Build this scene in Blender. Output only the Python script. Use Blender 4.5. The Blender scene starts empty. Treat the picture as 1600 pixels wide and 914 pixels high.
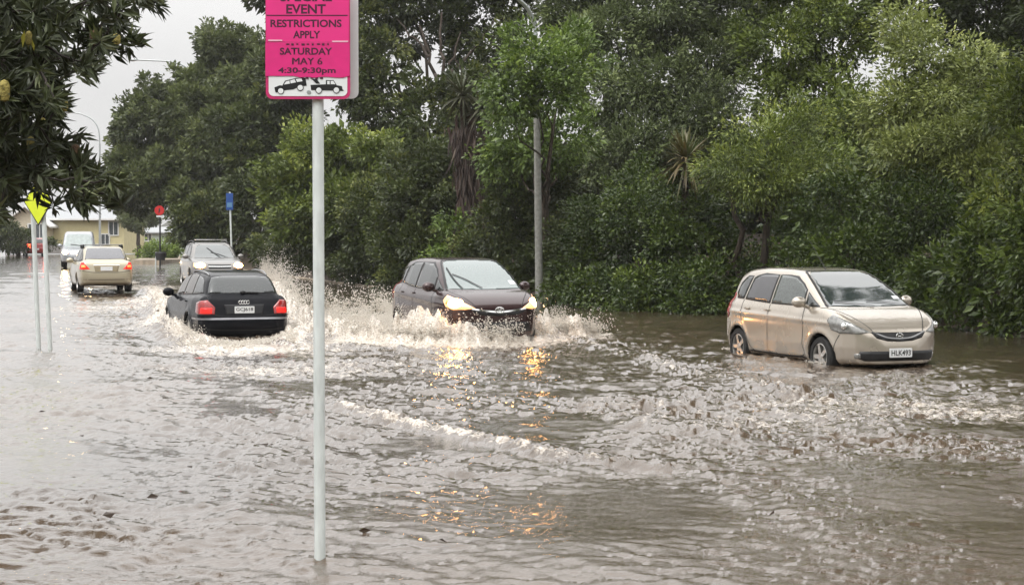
import bpy, bmesh, math, random
import numpy as np
from mathutils import Vector, Matrix, geometry
R = math.radians
rng = np.random.default_rng(7)
random.seed(7)
scn = bpy.context.scene
col = scn.collection

# ------------------------------------------------------------------ camera, sky, sun, exposure
F_PX, HOR, CAM_H = 2400.0, 385.0, 1.67
F0, DS = 1200.0, 2.0                    # depths of the planting are noted in half metres
PITCH = math.atan((457 - HOR) / F_PX)
cd = bpy.data.cameras.new('camera')
cam = bpy.data.objects.new('camera', cd); col.objects.link(cam)
cd.sensor_width = 36.0; cd.lens = F_PX / 1600 * 36.0
cd.clip_start = 0.05; cd.clip_end = 4000
cam.location = (0, 0, CAM_H); cam.rotation_euler = (R(90) - PITCH, 0, 0)
scn.camera = cam
scn.render.resolution_x, scn.render.resolution_y = 1024, 584

SUN_EL, SUN_AZ = R(58), R(215)          # azimuth clockwise from +Y
world = bpy.data.worlds.new('World'); scn.world = world; world.use_nodes = True
nt = world.node_tree; nt.nodes.clear()
sky = nt.nodes.new('ShaderNodeTexSky'); sky.sky_type = 'NISHITA'; sky.sun_disc = False
sky.sun_elevation = SUN_EL; sky.sun_rotation = SUN_AZ
sky.dust_density = 6.0; sky.air_density = 1.0; sky.ozone_density = 1.0
hs = nt.nodes.new('ShaderNodeHueSaturation'); hs.inputs['Saturation'].default_value = 0.06
# overcast: the cloud deck evens the clear-sky gradient out
evn = nt.nodes.new('ShaderNodeMix'); evn.data_type = 'RGBA'
evn.inputs[0].default_value = 0.75; evn.inputs[7].default_value = (7.8, 7.75, 7.7, 1)
bg = nt.nodes.new('ShaderNodeBackground'); bg.inputs['Strength'].default_value = 0.131
wo = nt.nodes.new('ShaderNodeOutputWorld')
nt.links.new(sky.outputs[0], hs.inputs['Color']); nt.links.new(hs.outputs[0], evn.inputs[6])
# and an overcast sky is brighter overhead than at the horizon
wtc = nt.nodes.new('ShaderNodeTexCoord'); wsx = nt.nodes.new('ShaderNodeSeparateXYZ'); nt.links.new(wtc.outputs['Generated'], wsx.inputs[0])
wmr = nt.nodes.new('ShaderNodeMapRange'); wmr.inputs[1].default_value = 0.10; wmr.inputs[2].default_value = 0.95; wmr.inputs[3].default_value = .86; wmr.inputs[4].default_value = 2.75
nt.links.new(wsx.outputs['Z'], wmr.inputs[0])
wnz = nt.nodes.new('ShaderNodeTexNoise'); wnz.inputs['Scale'].default_value = 2.2; wnz.inputs['Detail'].default_value = 4; nt.links.new(wtc.outputs['Generated'], wnz.inputs['Vector'])
wn2 = nt.nodes.new('ShaderNodeMapRange'); wn2.inputs[1].default_value = .3; wn2.inputs[2].default_value = .7; wn2.inputs[3].default_value = .93; wn2.inputs[4].default_value = 1.06; nt.links.new(wnz.outputs[0], wn2.inputs[0])
wml = nt.nodes.new('ShaderNodeMath'); wml.operation = 'MULTIPLY'; nt.links.new(wmr.outputs[0], wml.inputs[0]); nt.links.new(wn2.outputs[0], wml.inputs[1])
wvm = nt.nodes.new('ShaderNodeVectorMath'); wvm.operation = 'SCALE'; nt.links.new(evn.outputs[2], wvm.inputs[0]); nt.links.new(wml.outputs[0], wvm.inputs['Scale'])
nt.links.new(wvm.outputs[0], bg.inputs['Color']); nt.links.new(bg.outputs[0], wo.inputs['Surface'])
sl = bpy.data.lights.new('sun', 'SUN'); sl.energy = 0.9; sl.angle = R(25); sl.color = (1.0, 0.96, 0.9)
so = bpy.data.objects.new('sun', sl); col.objects.link(so)
so.rotation_euler = (R(90) - SUN_EL, 0, -SUN_AZ + math.pi) if False else (0, 0, 0)
sd = Vector((math.sin(SUN_AZ) * math.cos(SUN_EL), math.cos(SUN_AZ) * math.cos(SUN_EL), math.sin(SUN_EL)))
so.rotation_euler = sd.to_track_quat('Z', 'Y').to_euler(); so.location = (0, 0, 60)
scn.view_settings.view_transform = 'Standard'; scn.view_settings.look = 'None'
scn.view_settings.exposure = 0.18; scn.view_settings.gamma = 1.0; scn.view_settings.use_curve_mapping = False
cy = scn.cycles
cy.max_bounces = 6; cy.diffuse_bounces = 3; cy.glossy_bounces = 4; cy.transmission_bounces = 4
cy.transparent_max_bounces = 8; cy.use_denoising = True; cy.caustics_reflective = False; cy.caustics_refractive = False
cy.sample_clamp_indirect = 30.0; cy.volume_bounces = 1

# ------------------------------------------------------------------ water level and pixel helper
RD = np.array([-0.55, 0.835])
def sroad(x, y): return x * RD[0] + y * RD[1]
def zw(x, y):
    t = np.clip((sroad(np.asarray(x, float), np.asarray(y, float) / DS) - 19.0) / 33.0, 0, None)
    return 0.98 * (1 - np.exp(-(t * 1.15) ** 1.25))
def ray(px, py):
    c, s = math.cos(PITCH), math.sin(PITCH)
    a, b = (px - 800) / F_PX, (457 - py) / F_PX
    return np.array([a, c + b * s, -s + b * c])
def at(px, py, dz=0.0):
    d = ray(px, py); lo, hi = 0.5, 400.0
    for _ in range(60):
        m = (lo + hi) / 2
        if CAM_H + d[2] * m > zw(d[0] * m, d[1] * m) + dz: lo = m
        else: hi = m
    return np.array([d[0] * lo, d[1] * lo, CAM_H + d[2] * lo])
def pt(px, py, dep):                        # a point seen at px,py that stands dep metres in front (along +Y)
    d = ray(px, py); return d * (DS * dep / d[1]) + np.array([0, 0, CAM_H])
def ptr(px, py, y):
    d = ray(px, py); return d * (y / d[1]) + np.array([0, 0, CAM_H])

# ------------------------------------------------------------------ materials
MATS = {}
def mat(name, c, rough=0.5, metal=0.0, coat=0.0, var=0.12, scale=6.0, bump=0.0, emit=None, ior=1.45, trans=0.0, c2=None, rvar=0.1, mapscale=(1,1,1)):
    if name in MATS: return MATS[name]
    m = bpy.data.materials.new(name); m.use_nodes = True; t = m.node_tree
    b = t.nodes['Principled BSDF']
    tc = t.nodes.new('ShaderNodeTexCoord'); mp = t.nodes.new('ShaderNodeMapping'); mp.inputs['Scale'].default_value = mapscale
    n = t.nodes.new('ShaderNodeTexNoise'); n.inputs['Scale'].default_value = scale; n.inputs['Detail'].default_value = 5
    t.links.new(tc.outputs['Object'], mp.inputs[0]); t.links.new(mp.outputs[0], n.inputs['Vector'])
    mx = t.nodes.new('ShaderNodeMix'); mx.data_type = 'RGBA'
    rp = t.nodes.new('ShaderNodeMapRange'); rp.inputs[1].default_value = 0.3; rp.inputs[2].default_value = 0.7
    t.links.new(n.outputs[0], rp.inputs[0]); t.links.new(rp.outputs[0], mx.inputs[0])
    ca = tuple(min(1, v * (1 + var)) for v in c); cb = c2 if c2 else tuple(v * (1 - var) for v in c)
    mx.inputs[6].default_value = (*ca, 1); mx.inputs[7].default_value = (*cb, 1)
    t.links.new(mx.outputs[2], b.inputs['Base Color'])
    rr = t.nodes.new('ShaderNodeMapRange'); rr.inputs[3].default_value = max(0, rough * (1 - rvar)); rr.inputs[4].default_value = min(1, rough * (1 + rvar))
    t.links.new(n.outputs[0], rr.inputs[0]); t.links.new(rr.outputs[0], b.inputs['Roughness'])
    b.inputs['Metallic'].default_value = metal; b.inputs['Coat Weight'].default_value = coat; b.inputs['Coat Roughness'].default_value = 0.04
    b.inputs['IOR'].default_value = ior; b.inputs['Transmission Weight'].default_value = trans
    if emit:
        b.inputs['Emission Color'].default_value = (*emit[:3], 1); b.inputs['Emission Strength'].default_value = emit[3]
    if bump:
        bp = t.nodes.new('ShaderNodeBump'); bp.inputs['Strength'].default_value = bump; bp.inputs['Distance'].default_value = 0.02
        t.links.new(n.outputs[0], bp.inputs['Height']); t.links.new(bp.outputs[0], b.inputs['Normal'])
    MATS[name] = m; return m
def leafmat(name, ca, cb, cc=None, rough=0.42, transl=0.25):
    m = bpy.data.materials.new(name); m.use_nodes = True; t = m.node_tree
    b = t.nodes['Principled BSDF']; out = t.nodes['Material Output']
    a = t.nodes.new('ShaderNodeAttribute'); a.attribute_name = 'tint'
    cr = t.nodes.new('ShaderNodeValToRGB'); e = cr.color_ramp.elements
    e[0].position = 0.15; e[0].color = (*ca, 1); e[1].position = 0.75; e[1].color = (*cb, 1)
    if cc: x = e.new(0.95); x.color = (*cc, 1)
    t.links.new(a.outputs['Fac'], cr.inputs[0]); t.links.new(cr.outputs[0], b.inputs['Base Color'])
    b.inputs['Roughness'].default_value = rough
    tr = t.nodes.new('ShaderNodeBsdfTranslucent'); t.links.new(cr.outputs[0], tr.inputs['Color'])
    ms = t.nodes.new('ShaderNodeMixShader'); ms.inputs[0].default_value = transl
    t.links.new(b.outputs[0], ms.inputs[1]); t.links.new(tr.outputs[0], ms.inputs[2]); t.links.new(ms.outputs[0], out.inputs['Surface'])
    return m

# ------------------------------------------------------------------ object helpers
def link(name, me, m=None, parent=None):
    o = bpy.data.objects.new(name, me); col.objects.link(o)
    if m is not None:
        for mm in (m if isinstance(m, (list, tuple)) else [m]): me.materials.append(mm)
    if parent is not None: o.parent = parent
    return o
def tag(o, label=None, cat=None, group=None, kind=None):
    if label: o['label'] = label
    if cat: o['category'] = cat
    if group: o['group'] = group
    if kind: o['kind'] = kind
    return o
def empty(name, loc, label=None, cat=None, group=None, rot=(0, 0, 0)):
    o = bpy.data.objects.new(name, None); col.objects.link(o); o.location = loc; o.rotation_euler = rot
    o.empty_display_size = 0.2
    return tag(o, label, cat, group)
def np_mesh(name, V, Fq, smooth=True, attrs=None):
    """V (n,3), Fq (m,k) all the same k"""
    me = bpy.data.meshes.new(name); V = np.asarray(V, np.float32); Fq = np.asarray(Fq, np.int32)
    k = Fq.shape[1]; me.vertices.add(len(V)); me.vertices.foreach_set('co', V.ravel())
    me.loops.add(Fq.size); me.loops.foreach_set('vertex_index', Fq.ravel())
    me.polygons.add(len(Fq)); me.polygons.foreach_set('loop_start', np.arange(0, Fq.size, k, dtype=np.int32))
    me.polygons.foreach_set('use_smooth', np.full(len(Fq), smooth, bool))
    me.update(calc_edges=True)
    for an, (dom, arr) in (attrs or {}).items():
        at_ = me.attributes.new(an, 'FLOAT', dom); at_.data.foreach_set('value', np.asarray(arr, np.float32))
    return me
class MB:
    """collects simple solids into one mesh"""
    def __init__(s): s.bm = bmesh.new()
    def box(s, c, d, rz=0.0, rx=0.0, ry=0.0, bevel=0.0):
        r = bmesh.ops.create_cube(s.bm, size=1.0); vs = r['verts']
        M = Matrix.Translation(Vector(c)) @ Matrix.Rotation(rz, 4, 'Z') @ Matrix.Rotation(ry, 4, 'Y') @ Matrix.Rotation(rx, 4, 'X') @ Matrix.Diagonal((*d, 1))
        bmesh.ops.transform(s.bm, matrix=M, verts=vs)
        if bevel:
            es = list({e for v in vs for e in v.link_edges})
            bmesh.ops.bevel(s.bm, geom=es, offset=bevel, segments=2, affect='EDGES', profile=0.6)
        return s
    def tube(s, pts, rad, n=10, cap=True):
        pts = [Vector(p) for p in pts]
        rads = rad if isinstance(rad, (list, tuple, np.ndarray)) else [rad] * len(pts)
        rings = []; up = None
        for i, p in enumerate(pts):
            t = (pts[min(i + 1, len(pts) - 1)] - pts[max(i - 1, 0)]).normalized()
            if up is None: up = t.orthogonal().normalized()
            up = (up - t * up.dot(t)).normalized(); b = t.cross(up)
            rings.append([s.bm.verts.new(p + (up * math.cos(2 * math.pi * k / n) + b * math.sin(2 * math.pi * k / n)) * rads[i]) for k in range(n)])
        for a, b in zip(rings, rings[1:]):
            for k in range(n): s.bm.faces.new((a[k], a[(k + 1) % n], b[(k + 1) % n], b[k]))
        if cap:
            s.bm.faces.new(rings[0][::-1]); s.bm.faces.new(rings[-1])
        return s
    def lathe(s, prof, n=32, axis='Y', c=(0, 0, 0)):
        """prof: list of (radius, along)"""
        rings = []
        for r, a in prof:
            ring = []
            for k in range(n):
                t = 2 * math.pi * k / n
                p = {'Y': (r * math.cos(t), a, r * math.sin(t)), 'Z': (r * math.cos(t), r * math.sin(t), a), 'X': (a, r * math.cos(t), r * math.sin(t))}[axis]
                ring.append(s.bm.verts.new(Vector(p) + Vector(c)))
            rings.append(ring)
        for a, b in zip(rings, rings[1:]):
            for k in range(n): s.bm.faces.new((a[k], a[(k + 1) % n], b[(k + 1) % n], b[k]))
        return s
    def prism(s, poly, d0, d1, plane='XZ'):
        """poly in a plane extruded from d0 to d1 along the third axis"""
        f = {'XZ': lambda u, v, w: (u, w, v), 'YZ': lambda u, v, w: (w, u, v), 'XY': lambda u, v, w: (u, v, w)}[plane]
        a = [s.bm.verts.new(f(u, v, d0)) for u, v in poly]; b = [s.bm.verts.new(f(u, v, d1)) for u, v in poly]
        s.bm.faces.new(a); s.bm.faces.new(b[::-1])
        for i in range(len(poly)): s.bm.faces.new((a[i], b[i], b[(i + 1) % len(poly)], a[(i + 1) % len(poly)]))
        return s
    def blob(s, c, r, sub=2, rot=None):
        q = bmesh.ops.create_icosphere(s.bm, subdivisions=sub, radius=1.0)
        M = Matrix.Translation(Vector(c)) @ (rot or Matrix.Identity(4)) @ Matrix.Diagonal((*r, 1))
        bmesh.ops.transform(s.bm, matrix=M, verts=q['verts']); return s
    def build(s, name, m=None, parent=None, smooth=False):
        bmesh.ops.recalc_face_normals(s.bm, faces=s.bm.faces)
        me = bpy.data.meshes.new(name); s.bm.to_mesh(me); s.bm.free()
        if smooth:
            for p in me.polygons: p.use_smooth = True
            try: me.set_sharp_from_angle(angle=R(40))
            except Exception: pass
        return link(name, me, m, parent)
def rrect(w, h, r, n=5, cx=0, cy=0):
    out = []
    for (sx, sy, a0) in ((1, 1, 0), (-1, 1, 90), (-1, -1, 180), (1, -1, 270)):
        for k in range(n + 1):
            a = R(a0 + 90 * k / n); out.append((cx + sx * (w / 2 - r) + r * math.cos(a), cy + sy * (h / 2 - r) + r * math.sin(a)))
    return out
def text_mesh(name, s, m, parent, center, width=None, height=None, rot=(R(90), 0, 0), bold=0.012, depth=0.001):
    cu = bpy.data.curves.new(name, 'FONT'); cu.body = s; cu.align_x = 'CENTER'; cu.align_y = 'CENTER'; cu.offset = bold; cu.extrude = 0.0
    cu.resolution_u = 3
    o = bpy.data.objects.new(name, cu); col.objects.link(o)
    me = bpy.data.meshes.new_from_object(o.evaluated_get(bpy.context.evaluated_depsgraph_get()))
    bpy.data.objects.remove(o); bpy.data.curves.remove(cu)
    n = len(me.vertices); a = np.zeros(n * 3, np.float32); me.vertices.foreach_get('co', a); a = a.reshape(-1, 3)
    lo, hi = a.min(0), a.max(0); c = (lo + hi) / 2; w, h = hi[0] - lo[0], hi[1] - lo[1]
    sx = (width / w) if width else None; sy = (height / h) if height else None
    if sx is None: sx = sy
    if sy is None: sy = sx
    a = (a - c) * np.array([sx, sy, 1]); me.vertices.foreach_set('co', a.astype(np.float32).ravel()); me.update()
    o = link(name, me, m, parent); o.location = center; o.rotation_euler = rot
    return o

# ------------------------------------------------------------------ noise tools
def spectral(N, L, lo, hi, seed, p=1.0, ang=None, spread=1.0):
    g = np.random.default_rng(seed)
    k = np.fft.fftfreq(N, L / N) * 2 * np.pi
    kx, ky = np.meshgrid(k, k, indexing='ij'); kk = np.hypot(kx, ky) + 1e-9
    A = kk ** -p * (1 / (1 + np.exp(-(kk - 2 * np.pi / hi) / (0.3 * np.pi / hi)))) * np.exp(-(kk / (2 * np.pi / lo)) ** 2)
    if ang is not None:
        A *= 0.25 + np.abs(np.cos(np.arctan2(ky, kx) - ang)) ** spread
    A[0, 0] = 0
    f = np.fft.ifft2(A * np.exp(2j * np.pi * g.random((N, N)))).real
    return (f / f.std()).astype(np.float32)
def samp(f, L, x, y):
    N = f.shape[0]; u = (x / L * N) % N; v = (y / L * N) % N
    i = np.floor(u).astype(int); j = np.floor(v).astype(int); a = u - i; b = v - j
    i %= N; j %= N; i1 = (i + 1) % N; j1 = (j + 1) % N
    return f[i, j] * (1 - a) * (1 - b) + f[i1, j] * a * (1 - b) + f[i, j1] * (1 - a) * b + f[i1, j1] * a * b
def seg_dist(x, y, poly):
    """distance to polyline, parameter (0..1) along it, signed side"""
    best = np.full(x.shape, 1e9); tt = np.zeros(x.shape); sg = np.zeros(x.shape)
    P = np.asarray(poly, float)[:, :2]; n = len(P) - 1
    for i in range(n):
        a, b = P[i], P[i + 1]; ab = b - a
        t = np.clip(((x - a[0]) * ab[0] + (y - a[1]) * ab[1]) / (ab @ ab), 0, 1)
        dx, dy = x - (a[0] + t * ab[0]), y - (a[1] + t * ab[1]); d = np.hypot(dx, dy)
        w = d < best; best = np.where(w, d, best); tt = np.where(w, (i + t) / n, tt); sg = np.where(w, np.sign(ab[0] * dy - ab[1] * dx), sg)
    return best, tt, sg

# ------------------------------------------------------------------ the edge of the planting along the far side of the road
EDGE = [(1950, 10.0), (1750, 11.8), (1600, 13.9), (1450, 16.3), (1200, 18.6), (1000, 20.4), (880, 21.6), (700, 25.2), (600, 28), (500, 31.5), (400, 37), (320, 45), (285, 56)]
EDGE_W = [((p - 800) / F0 * d, DS * d) for p, d in EDGE]

# ------------------------------------------------------------------ water
def grow(a, b, f):
    out = [a]
    while out[-1] < b: out.append(out[-1] + f(out[-1]))
    return np.array(out)
xs_r = grow(0, 70, lambda x: 0.018 if x < 2.8 else (0.026 if x < 8 else (0.04 if x < 11 else 0.04 * 1.12 ** ((x - 11) * 2.2))))
xs = np.r_[-xs_r[:0:-1], xs_r]
ys = np.r_[grow(-6, 4.2, lambda y: 0.4 if y < 3 else 0.1), grow(4.4, 52, lambda y: max(0.016, 0.0040 * y - 0.004)), grow(52.3, 190, lambda y: 0.22 + (y - 52) * 0.02)]
GX, GY = np.meshgrid(xs, ys, indexing='ij')
Z = zw(GX, GY)
w_med = spectral(2048, 24.0, 0.11, 0.72, 11, 1.7, R(70), 2.0)
w_sml = spectral(2048, 20.0, 0.035, 0.20, 12, 1.2, R(75), 2.2)
w_fin = spectral(2048, 20.0, 0.022, 0.07, 13, 1.0)
w_big = spectral(512, 60.0, 1.0, 5.0, 14, 1.5)
w_swl = spectral(1024, 60.0, .7, 3.2, 15, 1.8, R(65), 2.0)
def gauss(px, py, rx, ry, rot=0.0):
    c = at(px, py); dx, dy = GX - c[0], GY - c[1]
    ca, sa = math.cos(R(rot)), math.sin(R(rot)); dy = dy / DS; u = dx * ca + dy * sa; v = -dx * sa + dy * ca
    return np.exp(-(u / rx) ** 2 - (v / ry) ** 2)
big = samp(w_big, 60.0, GX, GY)
dE, tE, sE = seg_dist(GX, GY, EDGE_W)
calm = np.exp(-(dE / 2.8) ** 2) * (1 - np.clip(gauss(760, 520, 3.5, 2.2), 0, 1))           # sheltered water along the planting
near_rain = np.clip(gauss(1500, 840, 2.6, 2.0) + gauss(1600, 900, 2.5, 1.5), 0, 1)
mod = np.clip(1.0 + 0.40 * big, 0.25, 1.5)
far = np.clip(1.2 - GY / 90.0, 0.25, 1)
nearleft = np.clip(gauss(40, 840, 1.6, 1.6), 0, 1)
A_med = 0.0115 * mod * (1 - 0.8 * calm) * (1 - .55 * nearleft) * (1 - 0.7 * near_rain) * far
A_sml = 0.0052 * mod * (1 - 0.75 * calm) * (1 - 0.45 * near_rain) * far
A_fin = 0.0008 * (1 + 0.5 * near_rain) * np.clip(1.3 - GY / 24.0, 0, 1)
foam = np.zeros_like(Z); rough_add = np.zeros_like(Z)
# churned water round the cars
for (px, py, rx, ry, rot, s) in [
    (390, 545, 2.0, 1.0, 0, .80), (285, 505, 1.2, 1.8, 20, .88), (250, 470, 1.8, 2.2, 20, .72), (470, 520, 1.7, 1.3, 0, .85), (540, 505, 1.9, 2.0, 0, .92), (600, 500, 1.2, 1.5, 0, .85),
    (600, 535, 1.6, .7, 0, .92), (700, 540, 1.8, .6, 0, .95), (800, 535, 1.4, .7, 0, .92), (880, 527, 1.1, .6, 0, .95), (180, 480, 2.6, 2.4, 0, .58),
    (110, 500, 2.2, 1.4, 0, .30), (230, 450, 2.0, 2.0, 0, .66), (430, 580, 2.6, 1.0, 0, .52), (600, 570, 2.8, .8, 0, .44), (980, 545, 1.4, .5, -20, .34),
    (1150, 590, 1.8, .7, -15, .34), (1000, 620, 2.2, .7, -10, .26), (1350, 640, 2.0, .9, -10, .52), (1500, 640, 1.8, 1.0, 0, .54), (1200, 660, 2.6, .7, 0, .48), (1520, 700, 1.6, .6, 0, .46), (1000, 640, 2.0, .7, 0, .36),
    (1290, 570, .35, .25, 0, .55), (1150, 548, .35, .25, 0, .45), (1420, 570, .7, .2, 0, .34), (1000, 555, 1.6, .4, -20, .34), (430, 760, .5, .6, 0, .28), (40, 590, 1.0, .5, 0, .12), (900, 640, 2.2, .6, -10, .22), (560, 650, 1.6, .5, 0, .2)]:
    g = gauss(px, py, rx, ry, rot); foam = np.maximum(foam, s * g); rough_add += g * s
A_med *= 1 + .7 * np.clip(rough_add, 0, 1.2); A_sml *= 1 + 1.3 * np.clip(rough_add, 0, 1.2)
med = samp(w_med, 24.0, GX, GY * .75); sml = samp(w_sml, 20.0, GX + 0.05 * med, GY * .8); fin = samp(w_fin, 20.0, GX, GY)
med2 = samp(w_med, 24.0, GX * 0.9 + 7.3, GY * 0.9 - 3.1)
Z = Z + .014 * far * (1 - .6 * calm) * samp(w_swl, 60.0, GX, GY * .7) + A_med * (0.7 * med - 0.9 * (np.abs(med2) - 0.8)) + A_sml * (sml - 0.35 * np.abs(sml)) + A_fin * fin
# travelling wave fronts: (pixels along the crest, height, width in front, width behind, foam)
wob = samp(w_med, 24.0, GX * 1.3, GY * 1.3)
for pts_, hgt, wf, wb, fo, brk in [
    ([(470, 618), (530, 640), (600, 658), (700, 680), (800, 700), (850, 716), (940, 726), (1020, 733), (1090, 742)], .058, .05, .22, .92, .9),
    ([(860, 520), (930, 545), (1000, 562), (1060, 580), (1180, 606), (1300, 640)], .055, .10, .35, .60, .8),
    ([(930, 650), (1020, 672), (1100, 680), (1180, 690)], .045, .07, .3, .58, .7),
    ([(380, 598), (420, 622), (470, 645), (520, 690)], .03, .06, .25, .20, .5),
    ([(120, 900), (170, 880), (240, 860), (310, 840), (350, 828), (368, 815), (385, 800)], .018, .045, .15, .02, .15),
    ([(400, 745), (382, 775), (372, 800), (374, 820), (392, 845), (425, 868), (470, 888), (540, 905)], .020, .045, .16, .10, .15),
    ([(400, 745), (425, 725), (470, 720), (520, 715)], .03, .05, .2, .25, .6),
    ([(340, 705), (380, 712), (420, 722), (450, 724)], .022, .04, .12, .02, .2),
    ([(-60, 600), (0, 582), (40, 574), (75, 578)], .016, .10, .3, .05, .2),
    ([(-60, 740), (0, 752), (30, 770), (52, 784), (70, 800)], .014, .09, .25, .06, .2),
    ([(-40, 660), (30, 672), (80, 690)], .010, .08, .2, .02, .2),
    ([(1190, 770), (1240, 800), (1260, 830), (1330, 850)], .018, .05, .2, .16, .4),
    ([(1060, 700), (1085, 725), (1120, 760), (1170, 790)], .02, .06, .25, .16, .5),
    ([(1180, 640), (1300, 655), (1420, 690), (1600, 720)], .03, .08, .3, .28, .6),
    ([(480, 884), (498, 872), (520, 884)], .02, .03, .08, .0, .2),
]:
    W_ = [at(*p)[:2] for p in pts_]
    d, t, s = seg_dist(GX, GY, W_)
    toward = (s < 0)
    d2 = d + (0.05 if brk > .45 else .012) * wob * np.clip(GY / 16, 0.4, 1.4)
    w = np.where(toward, wf, wb) * 1.5; pr = np.exp(-(np.maximum(d2, 0) / w) ** 2) * np.clip(np.minimum(t, 1 - t) * 8, 0, 1)
    Z += hgt * pr * (1 + np.where(brk > .45, .45 * brk, .12 * brk) * wob + 0.2 * brk * sml)
    fr = np.exp(-(np.maximum(d2, 0) / (w * np.where(toward, .8, .55))) ** 2) * np.clip(np.minimum(t, 1 - t) * 6, 0, 1)
    foam = np.maximum(foam, fo * fr * (0.75 + 0.25 * wob))
# bow wave pushed up by the dark red hatchback, and the furrow beside the wagon
BOW = [(470, 520, .22), (520, 529, .30), (580, 534, .36), (640, 538, .44), (690, 540, .50), (740, 540, .40), (790, 538, .22), (830, 533, .26), (865, 529, .44), (900, 529, .30), (930, 527, .05)]
bowW = [at(a, b)[:2] for a, b, h in BOW]
lump = samp(w_sml, 20.0, GX * .45, GY * .45); lump2 = samp(w_med, 24.0, GX * 1.1 + 3, GY * 1.1)
d, t, s = seg_dist(GX, GY, bowW)
hb = np.interp(t, np.linspace(0, 1, len(BOW)), [h for _, _, h in BOW])
w = np.where(s < 0, .22, .75)
pr = np.exp(-(d / w) ** 2)
Z += hb * pr * np.clip(0.62 + 0.22 * lump + 0.24 * lump2, 0.1, 1.5)
foam = np.maximum(foam, np.exp(-(d / (w * 1.25)) ** 2) * .95)
SIDE = [(455, 535, .12), (470, 515, .28), (455, 490, .36), (435, 465, .34), (415, 440, .25), (400, 428, .1)]
sideW = [at(a, b)[:2] for a, b, h in SIDE]
d, t, s = seg_dist(GX, GY, sideW); hb = np.interp(t, np.linspace(0, 1, len(SIDE)), [h for _, _, h in SIDE])
pr = np.exp(-(d / .38) ** 2)
Z += hb * pr * np.clip(0.6 + 0.3 * lump + 0.3 * lump2, 0.05, 1.5); foam = np.maximum(foam, pr * .85)
SIDEL = [(320, 540, .10), (285, 530, .20), (262, 505, .26), (252, 480, .22), (240, 455, .12)]
sideLW = [at(a, b)[:2] for a, b, h in SIDEL]
d, t, s = seg_dist(GX, GY, sideLW); hb = np.interp(t, np.linspace(0, 1, len(SIDEL)), [h for _, _, h in SIDEL])
pr = np.exp(-(d / .42) ** 2)
Z += hb * pr * np.clip(0.6 + 0.3 * lump + 0.3 * lump2, 0.05, 1.5); foam = np.maximum(foam, pr * .75)
foam = np.clip(foam * (1 - 0.85 * near_rain), 0, 1)
nxg, nyg = Z.shape
idx = np.arange(nxg * nyg, dtype=np.int32).reshape(nxg, nyg)
Fq = np.stack([idx[:-1, :-1], idx[1:, :-1], idx[1:, 1:], idx[:-1, 1:]], -1).reshape(-1, 4)
me = np_mesh('water', np.stack([GX, GY, Z], -1).reshape(-1, 3), Fq, True, {'foam': ('POINT', foam.ravel())})
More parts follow.
